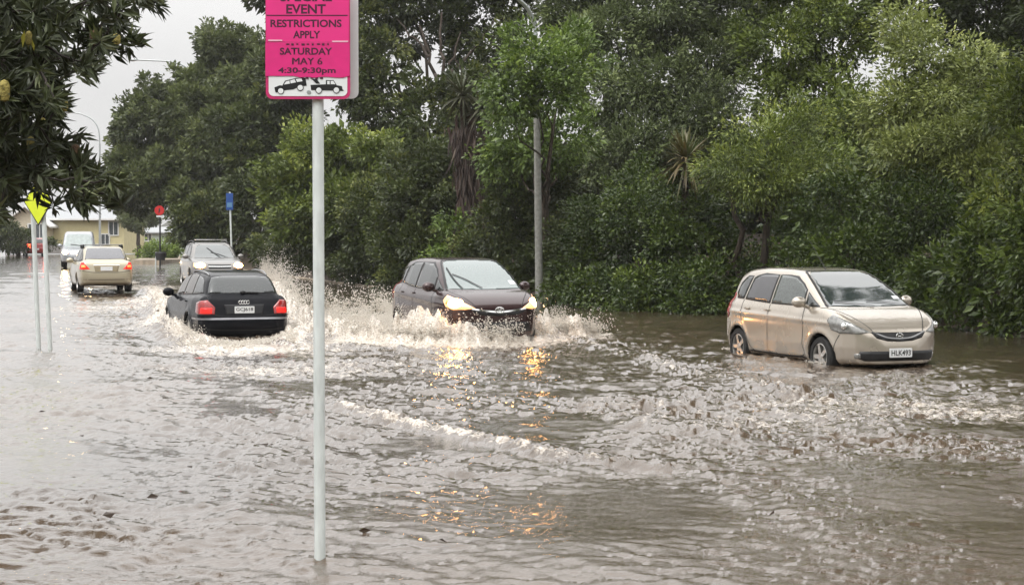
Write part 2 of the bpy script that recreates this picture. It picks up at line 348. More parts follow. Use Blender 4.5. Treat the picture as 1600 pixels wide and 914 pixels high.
def water_material():
    m = bpy.data.materials.new('muddy_flood_water'); m.use_nodes = True; t = m.node_tree; b = t.nodes['Principled BSDF']
    N = t.nodes.new; Lk = t.links.new
    geo = N('ShaderNodeNewGeometry'); a = N('ShaderNodeAttribute'); a.attribute_name = 'foam'
    n1 = N('ShaderNodeTexNoise'); n1.inputs['Scale'].default_value = 9.0; n1.inputs['Detail'].default_value = 9; n1.inputs['Roughness'].default_value = 0.72; n1.inputs['Distortion'].default_value = 0.8
    n2 = N('ShaderNodeTexNoise'); n2.inputs['Scale'].default_value = 1.1; n2.inputs['Detail'].default_value = 4
    n3 = N('ShaderNodeTexNoise'); n3.inputs['Scale'].default_value = 34.0; n3.inputs['Detail'].default_value = 4; n3.inputs['Roughness'].default_value = 0.65
    for n in (n1, n2, n3): Lk(geo.outputs['Position'], n.inputs['Vector'])
    sub = N('ShaderNodeMath'); sub.operation = 'ADD'; Lk(a.outputs['Fac'], sub.inputs[0])
    ms = N('ShaderNodeMath'); ms.operation = 'MULTIPLY_ADD'; ms.inputs[1].default_value = 1.9; ms.inputs[2].default_value = -1.5; Lk(n1.outputs[0], ms.inputs[0]); Lk(ms.outputs[0], sub.inputs[1])
    mr = N('ShaderNodeMapRange'); mr.interpolation_type = 'SMOOTHSTEP'; mr.inputs[1].default_value = -0.20; mr.inputs[2].default_value = 0.22; Lk(sub.outputs[0], mr.inputs[0])
    mud = N('ShaderNodeMix'); mud.data_type = 'RGBA'; mud.inputs[6].default_value = (.098, .070, .047, 1); mud.inputs[7].default_value = (.060, .041, .026, 1)
    Lk(n2.outputs[0], mud.inputs[0])
    fc = N('ShaderNodeMix'); fc.data_type = 'RGBA'; fc.inputs[6].default_value = (.31, .25, .19, 1); fc.inputs[7].default_value = (.68, .63, .56, 1)
    fr_ = N('ShaderNodeMapRange'); fr_.inputs[1].default_value = .38; fr_.inputs[2].default_value = .62; Lk(n3.outputs[0], fr_.inputs[0]); Lk(fr_.outputs[0], fc.inputs[0])
    fm = N('ShaderNodeMix'); fm.data_type = 'RGBA'; Lk(fc.outputs[2], fm.inputs[7]); Lk(mr.outputs[0], fm.inputs[0]); Lk(mud.outputs[2], fm.inputs[6]); Lk(fm.outputs[2], b.inputs['Base Color'])
    ro = N('ShaderNodeMapRange'); ro.inputs[3].default_value = .035; ro.inputs[4].default_value = .6; Lk(mr.outputs[0], ro.inputs[0]); Lk(ro.outputs[0], b.inputs['Roughness'])
    b.inputs['IOR'].default_value = 1.5; b.inputs['Coat Weight'].default_value = .65; b.inputs['Coat Roughness'].default_value = .03
    hsum = N('ShaderNodeMath'); hsum.operation = 'MULTIPLY_ADD'; hsum.inputs[1].default_value = .55; Lk(n1.outputs[0], hsum.inputs[0]); Lk(n3.outputs[0], hsum.inputs[2])
    bp = N('ShaderNodeBump'); bp.inputs['Strength'].default_value = .22; bp.inputs['Distance'].default_value = .02; Lk(hsum.outputs[0], bp.inputs['Height']); Lk(bp.outputs[0], b.inputs['Normal']); Lk(bp.outputs[0], b.inputs['Coat Normal'])
    return m
WATER = water_material()
water = link('water', me, WATER); tag(water, 'muddy brown flood water covering the road, rippled and foaming', 'water', kind='structure')

# ground under the water, one sheet to the horizon
gx = np.r_[-1500, -500, -250, np.linspace(-120, 60, 91), 120, 300, 600, 1500]; gy = np.r_[-60, np.linspace(-20, 240, 105), 300, 500, 900, 2500]
AX, AY = np.meshgrid(gx, gy, indexing='ij'); dep = 0.30 - 0.24 * np.clip((sroad(AX, AY / DS) - 18) / 20, 0, 1)
d_, t_, s_ = seg_dist(AX, AY, EDGE_W)
AZ = zw(AX, AY) - dep
idx = np.arange(AZ.size, dtype=np.int32).reshape(AZ.shape)
me = np_mesh('ground', np.stack([AX, AY, AZ], -1).reshape(-1, 3), np.stack([idx[:-1, :-1], idx[1:, :-1], idx[1:, 1:], idx[:-1, 1:]], -1).reshape(-1, 4))
tag(link('ground', me, mat('wet_asphalt', (.06, .06, .058), .3, var=.3, scale=3, bump=.3)), 'wet asphalt ground under the flood', 'ground', kind='structure')
# planted bank behind the kerb: strip profile swept along the edge
def sweep(name, prof, m, first=0):
    P = np.array(EDGE_W)[first:]; T = np.gradient(P, axis=0); T /= np.linalg.norm(T, axis=1)[:, None]; Nn = np.c_[T[:, 1], -T[:, 0]]
    Nn = np.where((Nn[:, 1] < 0)[:, None], -Nn, Nn)
    s = np.linspace(0, len(P) - 1, 160); Pi = np.c_[np.interp(s, range(len(P)), P[:, 0]), np.interp(s, range(len(P)), P[:, 1])]
    Ni = np.c_[np.interp(s, range(len(P)), Nn[:, 0]), np.interp(s, range(len(P)), Nn[:, 1])]
    base = zw(Pi[:, 0], Pi[:, 1]); V = []
    g = np.random.default_rng(3)
    for o, h, j in prof: V.append(np.c_[Pi + Ni * o, base + h + j * g.standard_normal(len(s))])
    V = np.stack(V, 1); k = V.shape[1]; idx = np.arange(V.shape[0] * k, dtype=np.int32).reshape(V.shape[0], k)
    me = np_mesh(name, V.reshape(-1, 3), np.stack([idx[:-1, :-1], idx[1:, :-1], idx[1:, 1:], idx[:-1, 1:]], -1).reshape(-1, 4), False)
    return link(name, me, m)
tag(sweep('kerb', [(-.16, -.3, 0), (-.15, .03, .003), (.0, .045, .003), (.001, .0, 0)], mat('kerb_concrete', (.33, .27, .2), .7, var=.3, scale=2.5), 7), 'pale concrete kerb along the planting', 'kerb', kind='structure')
tag(sweep('bank', [(.002, .02, 0), (.5, .16, .03), (1.5, .4, .08), (4, .9, .12), (9, 1.6, .2), (25, 2.2, .3)], mat('leaf_litter_soil', (.05, .034, .022), .85, var=.5, scale=5, bump=.6)), 'dark earth bank under the trees', 'bank', kind='structure')

# slope added behind the viewer, unseen itself, to darken what the cars reflect
hx_ = np.linspace(-90, 90, 61); hy_ = np.linspace(-46, -9, 26); HX, HY = np.meshgrid(hx_, hy_, indexing='ij')
tq = np.clip((-9 - HY) / 26, 0, 1); HZ = -.3 + 18.0 * tq * tq * (3 - 2 * tq) + 1.6 * tq * np.sin(HX * .23) * np.sin(HX * .11 + 1) + .5 * tq * rng.standard_normal(HX.shape)
idx = np.arange(HZ.size, dtype=np.int32).reshape(HZ.shape)
tag(link('added_slope', np_mesh('added_slope', np.stack([HX, HY, HZ], -1).reshape(-1, 3), np.stack([idx[:-1, :-1], idx[1:, :-1], idx[1:, 1:], idx[:-1, 1:]], -1).reshape(-1, 4)), mat('dark_slope_green', (.05, .06, .03), .9, var=.6, scale=1.2, bump=1.0)), 'added dark slope behind the viewer, unseen, darkening the reflections', 'added_slope', kind='structure')

# rain haze in the air
b = MB(); b.box((0, 170, 19), (900, 470, 42)); hz_ = b.build('haze', None); tag(hz_, 'thin rain haze in the air over the whole street', 'haze', kind='stuff')
hm = bpy.data.materials.new('rain_haze'); hm.use_nodes = True; ht = hm.node_tree; ht.nodes.clear(); hv = ht.nodes.new('ShaderNodeVolumePrincipled'); ho = ht.nodes.new('ShaderNodeOutputMaterial')
hv.inputs['Color'].default_value = (.92, .93, .94, 1); hv.inputs['Density'].default_value = .00026; ht.links.new(hv.outputs[0], ho.inputs['Volume']); hz_.data.materials.append(hm)

# ------------------------------------------------------------------ cars: an implicit body cut from three drawn views, meshed, with panels laid on it
def cr(pts, n=6, closed=True):
    P = np.array(pts, float); N = len(P); out = []
    for i in range(N if closed else N - 1):
        p0, p1, p2, p3 = (P[(i + k) % N] if closed else P[min(max(i + k, 0), N - 1)] for k in (-1, 0, 1, 2))
        for t in np.arange(n) / n:
            out.append(.5 * (2 * p1 + (p2 - p0) * t + (2 * p0 - 5 * p1 + 4 * p2 - p3) * t * t + (3 * p1 - p0 - 3 * p2 + p3) * t ** 3))
    if not closed: out.append(P[-1])
    return np.array(out)
def poly_sdf(px, pz, poly):
    P = np.asarray(poly); d = np.full(px.shape, 1e9); ins = np.zeros(px.shape, bool)
    for i in range(len(P)):
        a, b = P[i], P[(i + 1) % len(P)]; e = b - a; wx, wz = px - a[0], pz - a[1]
        t = np.clip((wx * e[0] + wz * e[1]) / (e @ e + 1e-12), 0, 1); d = np.minimum(d, (wx - e[0] * t) ** 2 + (wz - e[1] * t) ** 2)
        c = (a[1] <= pz) != (b[1] <= pz)
        with np.errstate(divide='ignore', invalid='ignore'): xi = a[0] + (pz - a[1]) / (e[1] if e[1] else 1e-12) * e[0]
        ins ^= c & (px < xi)
    return np.where(ins, -1, 1) * np.sqrt(d)
def smax(a, b, k):
    h = np.clip(.5 + .5 * (a - b) / k, 0, 1); return b * (1 - h) + a * h + k * h * (1 - h)
def smin(a, b, k): return -smax(-a, -b, k)
def surface_nets(Fv, org, h):
    s = Fv < 0; n = np.array(Fv.shape)
    cs = [(i, j, k) for i in (0, 1) for j in (0, 1) for k in (0, 1)]
    sl_ = lambda o: tuple(slice(o[a], n[a] - 1 + o[a]) for a in range(3))
    cnt = sum(s[sl_(o)].astype(int) for o in cs); act = (cnt > 0) & (cnt < 8)
    A = np.argwhere(act); ids = -np.ones(act.shape, np.int64); ids[act] = np.arange(len(A))
    acc = np.zeros((len(A), 3)); c_ = np.zeros(len(A))
    for o in cs:
        for ax in range(3):
            if o[ax] == 0:
                o2 = list(o); o2[ax] = 1
                a = Fv[A[:, 0] + o[0], A[:, 1] + o[1], A[:, 2] + o[2]]; b = Fv[A[:, 0] + o2[0], A[:, 1] + o2[1], A[:, 2] + o2[2]]
                w = (a < 0) != (b < 0); t = np.where(w, a / np.where(w, a - b, 1), 0)
                p = np.tile(np.array(o, float), (len(A), 1)); p[:, ax] += t
                acc[w] += p[w]; c_[w] += 1
    V = (A + acc / c_[:, None]) * h + org; Q = []
    for ax in range(3):
        o = [slice(None)] * 3; o2 = [slice(None)] * 3; o[ax] = slice(0, -1); o2[ax] = slice(1, None)
        E_ = np.argwhere(s[tuple(o)] != s[tuple(o2)]); b, c = [(1, 2), (2, 0), (0, 1)][ax]
        E_ = E_[(E_[:, b] > 0) & (E_[:, c] > 0) & (E_[:, b] < n[b] - 1) & (E_[:, c] < n[c] - 1)]
        flip = s[E_[:, 0], E_[:, 1], E_[:, 2]]
        q = []
        for db, dc in ((1, 1), (0, 1), (0, 0), (1, 0)):
            G = E_.copy(); G[:, b] -= db; G[:, c] -= dc; q.append(ids[G[:, 0], G[:, 1], G[:, 2]])
        q = np.stack(q, 1); q = np.where(flip[:, None], q, q[:, ::-1]); Q.append(q)
    return V, np.vstack(Q)

M_TYRE = mat('black_tyre_rubber', (.012, .012, .012), .75, var=.3, scale=20)
M_RIM = mat('alloy_rim', (.55, .54, .52), .3, .9, var=.1, scale=9)
M_BLK = mat('black_plastic_trim', (.012, .012, .013), .45, var=.3, scale=15)
M_GLASS = mat('dark_window_glass', (.018, .022, .022), .03, bump=.06, ior=1.75, var=.3, scale=38, coat=.3)
M_SCREEN = mat('windscreen_glass', (.030, .040, .039), .03, bump=.02, ior=2.1, var=.15, scale=38, coat=.6)
M_LITLENS = mat('glowing_lamp_lens', (.42, .40, .34), .06, .2, ior=1.6, var=.35, scale=18, coat=1, emit=(1, .42, .10, 1.5))
M_CLEAR = mat('clear_lamp_lens', (.20, .20, .19), .06, .25, ior=1.6, var=.35, scale=18, coat=1)
M_RED = mat('red_tail_lens', (.28, .012, .010), .1, coat=1, var=.3, scale=25)
M_REDON = mat('lit_red_tail_lens', (.35, .006, .005), .2, var=.2, scale=25, emit=(1, .02, .01, .75))
M_HEAD = mat('lit_headlamp', (.9, .8, .6), .2, var=.1, emit=(1, .46, .13, 55))
M_HEADW = mat('lit_white_headlamp', (.9, .85, .7), .2, var=.1, emit=(1, .70, .38, 60))
M_AMB = mat('amber_lens', (.55, .16, .03), .15, coat=1, var=.2, scale=25, emit=(1, .3, .06, 1.2))
M_CHROME = mat('chrome', (.75, .75, .74), .12, 1.0, var=.08, scale=20)
M_PLATE = mat('white_plate', (.72, .73, .74), .35, var=.08, scale=20)
M_INK = mat('black_print', (.008, .008, .009), .5, var=.2, scale=20)
M_SEAM = mat('dark_panel_gap', (.006, .006, .006), .7, var=.2)

class Car:
    def __init__(s, name, label, spec, paint, vox=.024, group='cars driving through the flood'):
        s.sp = spec; s.paint = paint
        s.root = empty(name, (0, 0, 0), label, 'car', group)
        s.low = cr(spec['body'], 5); s.cab = cr(spec['cabin'], 5)
        L0, L1 = spec['body_x']; s.h = .0125
        s.gx = np.arange(L0 - .3, L1 + .3, s.h); s.gz = np.arange(-.1, spec['H'] + .3, s.h)
        X, Zz = np.meshgrid(s.gx, s.gz, indexing='ij')
        s.S1 = poly_sdf(X, Zz, s.low); s.S2 = poly_sdf(X, Zz, s.cab)
        xs_ = np.arange(L0 - .12, L1 + .12, vox); ysv = np.arange(-spec['W'] / 2 - .1, spec['W'] / 2 + .101, vox); zs_ = np.arange(.08, spec['H'] + .12, vox)
        D = s.d(*np.meshgrid(xs_, ysv, zs_, indexing='ij'))
        V, Q = surface_nets(D, np.array([xs_[0], ysv[0], zs_[0]]), vox)
        for _ in range(2):
            g = s.grad(V); V = V - g * (s.d(V[:, 0], V[:, 1], V[:, 2]) / np.maximum((g * g).sum(1), .2))[:, None] * .7
        me = np_mesh('body', V, Q)
        me.materials.append(paint); me.materials.append(M_BLK)
        C = V[Q].mean(1); w = np.zeros(len(Q), bool)
        for xa in (-spec['wb'] / 2, spec['wb'] / 2):
            w |= (np.hypot(C[:, 0] - xa, C[:, 2] - spec['R']) < spec['Ra'] + .004) & (np.abs(C[:, 1]) < spec['W'] / 2 - .035)
        w |= C[:, 2] < spec.get('zblack', .19)
        me.polygons.foreach_set('material_index', w.astype(np.int32))
        s.body = link('body', me, None, s.root)
    def bil(s, S, x, z):
        u = np.clip((x - s.gx[0]) / s.h, 0, len(s.gx) - 1.001); v = np.clip((z - s.gz[0]) / s.h, 0, len(s.gz) - 1.001)
        i = u.astype(int); j = v.astype(int); a = u - i; b = v - j
        return S[i, j] * (1 - a) * (1 - b) + S[i + 1, j] * a * (1 - b) + S[i, j + 1] * (1 - a) * b + S[i + 1, j + 1] * a * b
    def d(s, x, y, z):
        sp = s.sp; ay = np.abs(y)
        pl = np.array(sp['plan']); tk = np.array(sp['tuck'])
        Wl = np.interp(x, pl[:, 0], pl[:, 1]) - np.interp(z, tk[:, 0], tk[:, 1])
        cre = sp.get('crease')
        if cre: Wl = Wl + cre[1] * np.exp(-((z - cre[0] - cre[3] * x) / cre[2]) ** 2)
        d1 = smax(s.bil(s.S1, x, z), ay - Wl, sp.get('k1', .11))
        cp = np.array(sp['cplan']); z0, z1, wb_, wt = sp['cw']
        tq = np.clip((z - z0) / (z1 - z0), -.3, 1.2)
        Wc = (wb_ + (wt - wb_) * (tq * .75 + .25 * tq * np.abs(tq))) * np.interp(x, cp[:, 0], cp[:, 1])
        d2 = smax(s.bil(s.S2, x, z), (ay - Wc) * .95, sp.get('k2', .12))
        r = smin(d1, d2, sp.get('kj', .035))
        fl = sp.get('flare', .012)
        for xa in (-sp['wb'] / 2, sp['wb'] / 2):
            q = np.hypot(x - xa, z - sp['R'])
            r = r - fl * np.exp(-((q - sp['Ra'] - .03) / .05) ** 2) * (z > sp['R'] - .1) * (ay > .5)
            r = smax(r, -np.maximum(q - sp['Ra'], sp['W'] / 2 - .30 - ay), .012)
        return r
    def grad(s, P, e=.004):
        g = np.stack([s.d(*(P + np.eye(3)[a] * e).T) - s.d(*(P - np.eye(3)[a] * e).T) for a in range(3)], 1) / (2 * e); return g
    def proj(s, P, dr, start=2.2):
        dr = np.asarray(dr, float); dr /= np.linalg.norm(dr); O = P + dr * start; t = np.zeros(len(P))
        for _ in range(70):
            dd = s.d(*(O - dr * t[:, None]).T); t = np.minimum(t + np.clip(dd, -.3, .4) * .7, start * 2)
        return O - dr * t[:, None]
    def patch(s, name, anchors, dr, m, off=.004, parent=None, step=.035, thick=.008, smooth_n=0, label=None):
        """a panel whose outline is seen along dr, laid on the body and given thickness"""
        D = Vector(dr).normalized(); U = (Vector((0, 0, 1)).cross(D)).normalized(); Vv = D.cross(U)
        A = np.array(anchors, float)
        if smooth_n: A = cr(A, smooth_n)
        uv = np.c_[A @ np.array(U), A @ np.array(Vv)]
        bd = []
        for a, b in zip(uv, np.roll(uv, -1, 0)):
            n = max(1, int(np.linalg.norm(b - a) / step)); bd += [a + (b - a) * k / n for k in range(n)]
        bd = np.array(bd); lo, hi = bd.min(0), bd.max(0)
        gu, gv = np.meshgrid(np.arange(lo[0] + step / 2, hi[0], step), np.arange(lo[1] + step / 2, hi[1], step)); q = np.c_[gu.ravel(), gv.ravel()]
        if len(q):
            q = q[poly_sdf(q[:, 0], q[:, 1], bd) < -step * .4]
        allp = np.vstack([bd, q]) if len(q) else bd; n = len(bd)
        vs, _, fs, *_ = geometry.delaunay_2d_cdt([Vector(p) for p in allp], [(i, (i + 1) % n) for i in range(n)], [], 1, 1e-5)
        vs = np.array([tuple(v) for v in vs])
        P = vs[:, :1] * np.array(U) + vs[:, 1:] * np.array(Vv)
        S = s.proj(P, dr); g = s.grad(S, .01); g /= np.linalg.norm(g, axis=1)[:, None] + 1e-9
        bm = bmesh.new(); top = [bm.verts.new(p) for p in S + g * off]; fl = []
        for f in fs:
            try: fl.append(bm.faces.new([top[i] for i in f]))
            except ValueError: pass
        bm.normal_update()
        be = [e for e in bm.edges if e.is_boundary]
        r = bmesh.ops.extrude_edge_only(bm, edges=be); nv = [v for v in r['geom'] if isinstance(v, bmesh.types.BMVert)]
        cN = {}
        for v in nv:
            o_ = min((e.other_vert(v) for e in v.link_edges if e.other_vert(v) not in nv), key=lambda w: (w.co - v.co).length, default=None)
            if o_ is not None: v.co = v.co - Vector(g[top.index(o_)] if False else s.grad(np.array([v.co]), .01)[0]).normalized() * (off + thick)
        for f in fl:
            f.smooth = True
        me = bpy.data.meshes.new(name); bm.normal_update()
        # face outward
        if fl and sum(f.normal.dot(D) * f.calc_area() for f in fl) < 0: bmesh.ops.reverse_faces(bm, faces=bm.faces)
        bm.to_mesh(me); bm.free()
        o = link(name, me, m, parent or s.root)
        if label: o['label'] = label
        return o
    def ribbon(s, name, lines, dr, width, m, off=.0015, parent=None):
        V = []; Fc = []
        for ln in (lines if isinstance(lines[0][0], (list, tuple)) else [lines]):
            A = cr(ln, 8, False) if len(ln) > 2 else np.linspace(ln[0], ln[1], 12)
            S = s.proj(np.asarray(A, float), dr); g = s.grad(S, .01); g /= np.linalg.norm(g, axis=1)[:, None]
            T = np.gradient(S, axis=0); B = np.cross(T, g); B /= np.linalg.norm(B, axis=1)[:, None] + 1e-9
            b0 = len(V); n = len(S)
            for i in range(n): V += [S[i] + B[i] * width / 2 + g[i] * off, S[i] - B[i] * width / 2 + g[i] * off]
            Fc += [(b0 + 2 * i, b0 + 2 * i + 1, b0 + 2 * i + 3, b0 + 2 * i + 2) for i in range(n - 1)]
        return link(name, np_mesh(name, V, Fc), m, parent or s.root)
    def sides(s, name, pts, m, both=True, **k):
        """pts as (x,z) seen from the side; one mesh per side"""
        o = []
        for sg in ((-1, 1) if both else (-1,)):
            P = [(x, 0, z) for x, z in pts]; o.append(s.patch(name, P, (0, sg, 0.0), m, **k))
        return o
    def window(s, pts, m=None, frame=.028):
        c = np.mean(pts, 0); P = np.array(pts)
        e = [(p + (p - c) / np.linalg.norm(p - c) * frame * 1.2) for p in P]
        for sg in (-1, 1):
            f = s.patch('window', [(x, 0, z) for x, z in e], (0, sg, 0), M_BLK, off=.002)
            s.patch('pane', [(x, 0, z) for x, z in P], (0, sg, 0), m or M_GLASS, off=.006, parent=f)
    def wheels(s, spokes=5, rim=None, front_turn=0.0, Rr=None):
        sp = s.sp; Rw = Rr or sp['R']; w = .19
        for xa in (-sp['wb'] / 2, sp['wb'] / 2):
            for sg in (-1, 1):
                h = empty('wheel', (xa, sg * (sp['W'] / 2 - .115), sp['R'])); h.parent = s.root
                if sg < 0: h.rotation_euler = (0, 0, math.pi)
                b = MB(); r = Rw; q = .68 * r
                b.lathe([(q, -w / 2), (r * .93, -w / 2), (r * .985, -w / 2 + .02), (r, -w / 2 + .05), (r, w / 2 - .05), (r * .985, w / 2 - .02), (r * .93, w / 2), (q * 1.04, w / 2 + .004), (q, w / 2 - .01), (q, -w / 2)], 40)
                b.build('tyre', M_TYRE, h, True)
                b = MB(); b.lathe([(q, w / 2 - .008), (q * .93, w / 2 - .004), (q * .88, w / 2 - .05), (q * .86, -.03), (.0, -.03)], 40)
                for k in range(spokes):
                    a = 2 * math.pi * k / spokes
                    poly = [(math.cos(a) * rr_ + math.cos(a + math.pi / 2) * ww, math.sin(a) * rr_ + math.sin(a + math.pi / 2) * ww) for rr_, ww in ((.03, .035), (q * .93, .026), (q * .93, -.026), (.03, -.035))]
                    b.prism(poly, w / 2 - .045, w / 2 - .012, 'XZ')
                b.lathe([(.0, w / 2 - .002), (.045, w / 2 - .006), (.05, w / 2 - .03)], 16)
                b.build('rim', rim or M_RIM, h, True)
    def mirror(s, x, z, m=None, size=1.0, y=None):
        for sg in (-1, 1):
            yy = y or s.sp['W'] / 2 + .06
            b = MB(); rot = Matrix.Rotation(sg * R(12), 4, 'Z')
            b.blob((x, sg * yy, z + .06), (.075 * size, .115 * size, .085 * size), 3, rot)
            b.tube([(x + .04, sg * (yy - .20), z - .03), (x + .01, sg * (yy - .05), z + .02)], [.03, .028], 8)
            b.build('mirror', m or s.paint, s.root, True)
    def plate(s, x, z, txt, dr, w=.36, h=.125, off=.02, back=None):
        o = s.proj(np.array([[x, 0, z]]), dr)[0]; e = empty('number_plate', (o[0] + np.sign(dr[0]) * off, 0, z)); e.parent = s.root
        e.rotation_euler = (0, 0, R(90) if dr[0] > 0 else R(-90))
        MB().prism(rrect(w, h, .012), -.004, .012, 'XZ').build('plate_panel', back or M_PLATE, e)
        if txt: text_mesh('lettering', txt, M_INK, e, (0, -.0065, 0), width=w * .86, height=h * .62, bold=.015)
        return e
    def place(s, x, y, deg, z=None, pitch=0, roll=0):
        s.root.location = (x, y, z if z is not None else 0); s.root.rotation_euler = (R(roll), R(pitch), R(deg)); return s

def ring_mb(b, rx, rz, cy_, tk=.008, n=28, x=0, zc=0, yc=0):
    b.tube([(x, yc + rx * math.cos(2 * math.pi * k / n), zc + rz * math.sin(2 * math.pi * k / n)) for k in range(n + 1)], tk, 6, False)

# ------------------------------------------------------------------ silver-beige hatchback standing in the water
P_SILVER = mat('champagne_silver_paint', (.455, .405, .34), .27, .62, coat=.9, var=.05, scale=3)
sp = dict(H=1.525, W=1.675, wb=2.45, R=.285, Ra=.335, body_x=(-1.85, 2.0),
    body=[(-1.72, .22), (-1.81, .36), (-1.83, .58), (-1.80, .78), (-1.76, .98), (-1.60, 1.03), (-.4, .985), (.8, .955), (1.16, .985), (1.42, .945), (1.66, .86), (1.84, .755), (1.93, .66), (1.975, .55), (1.995, .40), (1.96, .26), (1.86, .205), (.9, .19), (-.8, .19), (-1.5, .20)],
    cabin=[(1.30, .94), (1.08, 1.07), (.72, 1.28), (.40, 1.43), (.12, 1.495), (-.3, 1.52), (-.8, 1.52), (-1.25, 1.49), (-1.52, 1.43), (-1.63, 1.32), (-1.72, 1.13), (-1.76, .95), (-1.6, .85), (0, .85), (1.1, .86)],
    plan=[(-1.84, .60), (-1.80, .69), (-1.70, .76), (-1.45, .815), (-1.0, .835), (1.0, .835), (1.45, .815), (1.70, .75), (1.86, .64), (1.95, .50), (2.0, .33)],
    tuck=[(.15, .07), (.28, .03), (.45, .0), (.70, .0), (.85, .015), (1.0, .055)], crease=(.80, .018, .035, -.02),
    cplan=[(-1.75, .80), (-1.6, .89), (-1.3, .965), (-.8, 1), (.4, 1), (.9, .97), (1.3, .90)], cw=(.95, 1.50, .785, .575))
c = Car('silver_hatchback', 'beige silver hatchback with alloy wheels half under the flood water, unlit headlights', sp, P_SILVER, .022)
S = c
c.patch('windscreen', [(1.22, -.66, .99), (1.26, -.35, .985), (1.27, 0, .985), (1.26, .35, .985), (1.22, .66, .99), (.80, .59, 1.22), (.40, .50, 1.41), (.24, .40, 1.455), (.20, 0, 1.465), (.24, -.40, 1.455), (.40, -.50, 1.41), (.80, -.59, 1.22)], (.75, 0, .66), M_SCREEN, off=.004)
c.window([(.66, .995), (.64, 1.215), (.50, 1.295), (.28, 1.375), (.08, 1.40), (-.20, 1.41), (-.22, 1.00)], mat('clear_side_glass', (.075, .085, .08), .04, bump=.06, ior=1.7, var=.3, scale=38))
c.window([(-.31, 1.005), (-.29, 1.41), (-.70, 1.405), (-.92, 1.38), (-1.0, 1.35), (-1.09, 1.04)], mat('tinted_side_glass', (.03, .028, .032), .05, bump=.06, ior=1.9, var=.3, scale=38))
c.window([(-1.18, 1.05), (-1.09, 1.37), (-1.26, 1.36), (-1.42, 1.26), (-1.48, 1.14), (-1.42, 1.06)])
c.window([(1.06, .99), (.74, 1.165), (.75, .99)])
c.ribbon('windscreen_seal', [(1.22, -.68, .985), (.80, -.61, 1.225), (.40, -.52, 1.42), (.22, -.42, 1.47), (.185, 0, 1.48), (.22, .42, 1.47), (.40, .52, 1.42), (.80, .61, 1.225), (1.22, .68, .985)], (.75, 0, .66), .03, M_BLK, off=.008)
for sg in (-1, 1):
    h = c.patch('headlight', [(1.40, sg * .80, .81), (1.50, sg * .78, .90), (1.66, sg * .70, .83), (1.82, sg * .56, .73), (1.90, sg * .40, .645), (1.84, sg * .55, .615), (1.66, sg * .74, .63), (1.50, sg * .80, .68)], (.62, sg * .70, .25), M_CLEAR, off=.006, step=.025)
    b = MB(); q = c.proj(np.array([[1.68, sg * .68, .72]]), (.62, sg * .70, .25))[0]; b.blob(q, (.05, .05, .055), 2); b.build('reflector', M_CHROME, h, True)
    t_ = c.patch('tail_light', [(-1.60, sg * .74, 1.12), (-1.72, sg * .70, 1.12), (-1.80, sg * .66, .80), (-1.66, sg * .80, .72), (-1.56, sg * .80, .80)], (-.5, sg * .85, 0), M_RED, off=.006)
c.patch('grille', [(1.95, -.44, .665), (1.95, -.2, .655), (1.95, .2, .655), (1.95, .44, .665), (1.95, .36, .575), (1.95, .2, .535), (1.95, 0, .525), (1.95, -.2, .535), (1.95, -.36, .575)], (1, 0, 0.1), M_BLK, off=.005, step=.03)
c.ribbon('grille_bar', [(1.95, -.42, .665), (1.95, -.2, .585), (1.95, 0, .57), (1.95, .2, .585), (1.95, .42, .665)], (1, 0, .1), .018, mat('dark_chrome', (.25, .25, .25), .2, 1.0), off=.012)
b = MB(); ex = c.proj(np.array([[2.0, 0, .60]]), (1, 0, 0))[0][0] + .012
ring_mb(b, .052, .042, 0, .006, 20, ex, .605)
for sg in (-1, 1): b.tube([(ex, sg * .03, .637), (ex, sg * .022, .605), (ex, sg * .03, .573)], .007, 6)
b.tube([(ex, -.022, .605), (ex, .022, .605)], .007, 6); b.build('emblem', M_CHROME, c.root, True)
c.patch('lower_grille', [(1.95, -.58, .40), (1.95, .58, .40), (1.95, .62, .31), (1.95, .52, .265), (1.95, -.52, .265), (1.95, -.62, .31)], (1, 0, 0), M_BLK, off=.004)
c.plate(2, .375, 'HLK493', (1, 0, 0), off=.012)
c.mirror(.78, .985, size=.95)
for x in (-.36, -.98 + .0): 
    for sg in (-1, 1):
        q = c.proj(np.array([[x + .06, 0, .895]]), (0, sg, 0))[0]
        MB().box((q[0], q[1] + sg * .012, q[2]), (.15, .03, .03), bevel=.012).build('door_handle', P_SILVER, c.root, True)
c.ribbon('door_seam', [[(.72, 0, .97), (.78, 0, .75), (.76, 0, .45), (.72, 0, .27), (-.2, 0, .25), (-.26, 0, .5), (-.26, 0, .98)], [(-.28, 0, .25), (-.75, 0, .27), (-.92, 0, .50), (-1.10, 0, .72), (-1.14, 0, 1.02)]], (0, -1, 0), .015, M_SEAM)
for ln_ in ([(1.12, -.74, 1.0), (1.4, -.68, .95), (1.75, -.52, .85), (1.93, -.40, .68)], [(1.12, .74, 1.0), (1.4, .68, .95), (1.75, .52, .85), (1.93, .40, .68)]): c.ribbon('bonnet_seam', ln_, (.3, 0, 1), .012, M_SEAM)
c.ribbon('wiper', [[(1.25, .62, .99), (1.16, .3, 1.04), (1.13, .0, 1.06)], [(1.27, .05, .99), (1.18, -.25, 1.03), (1.12, -.52, 1.06)]], (.75, 0, .66), .022, M_BLK, off=.016)
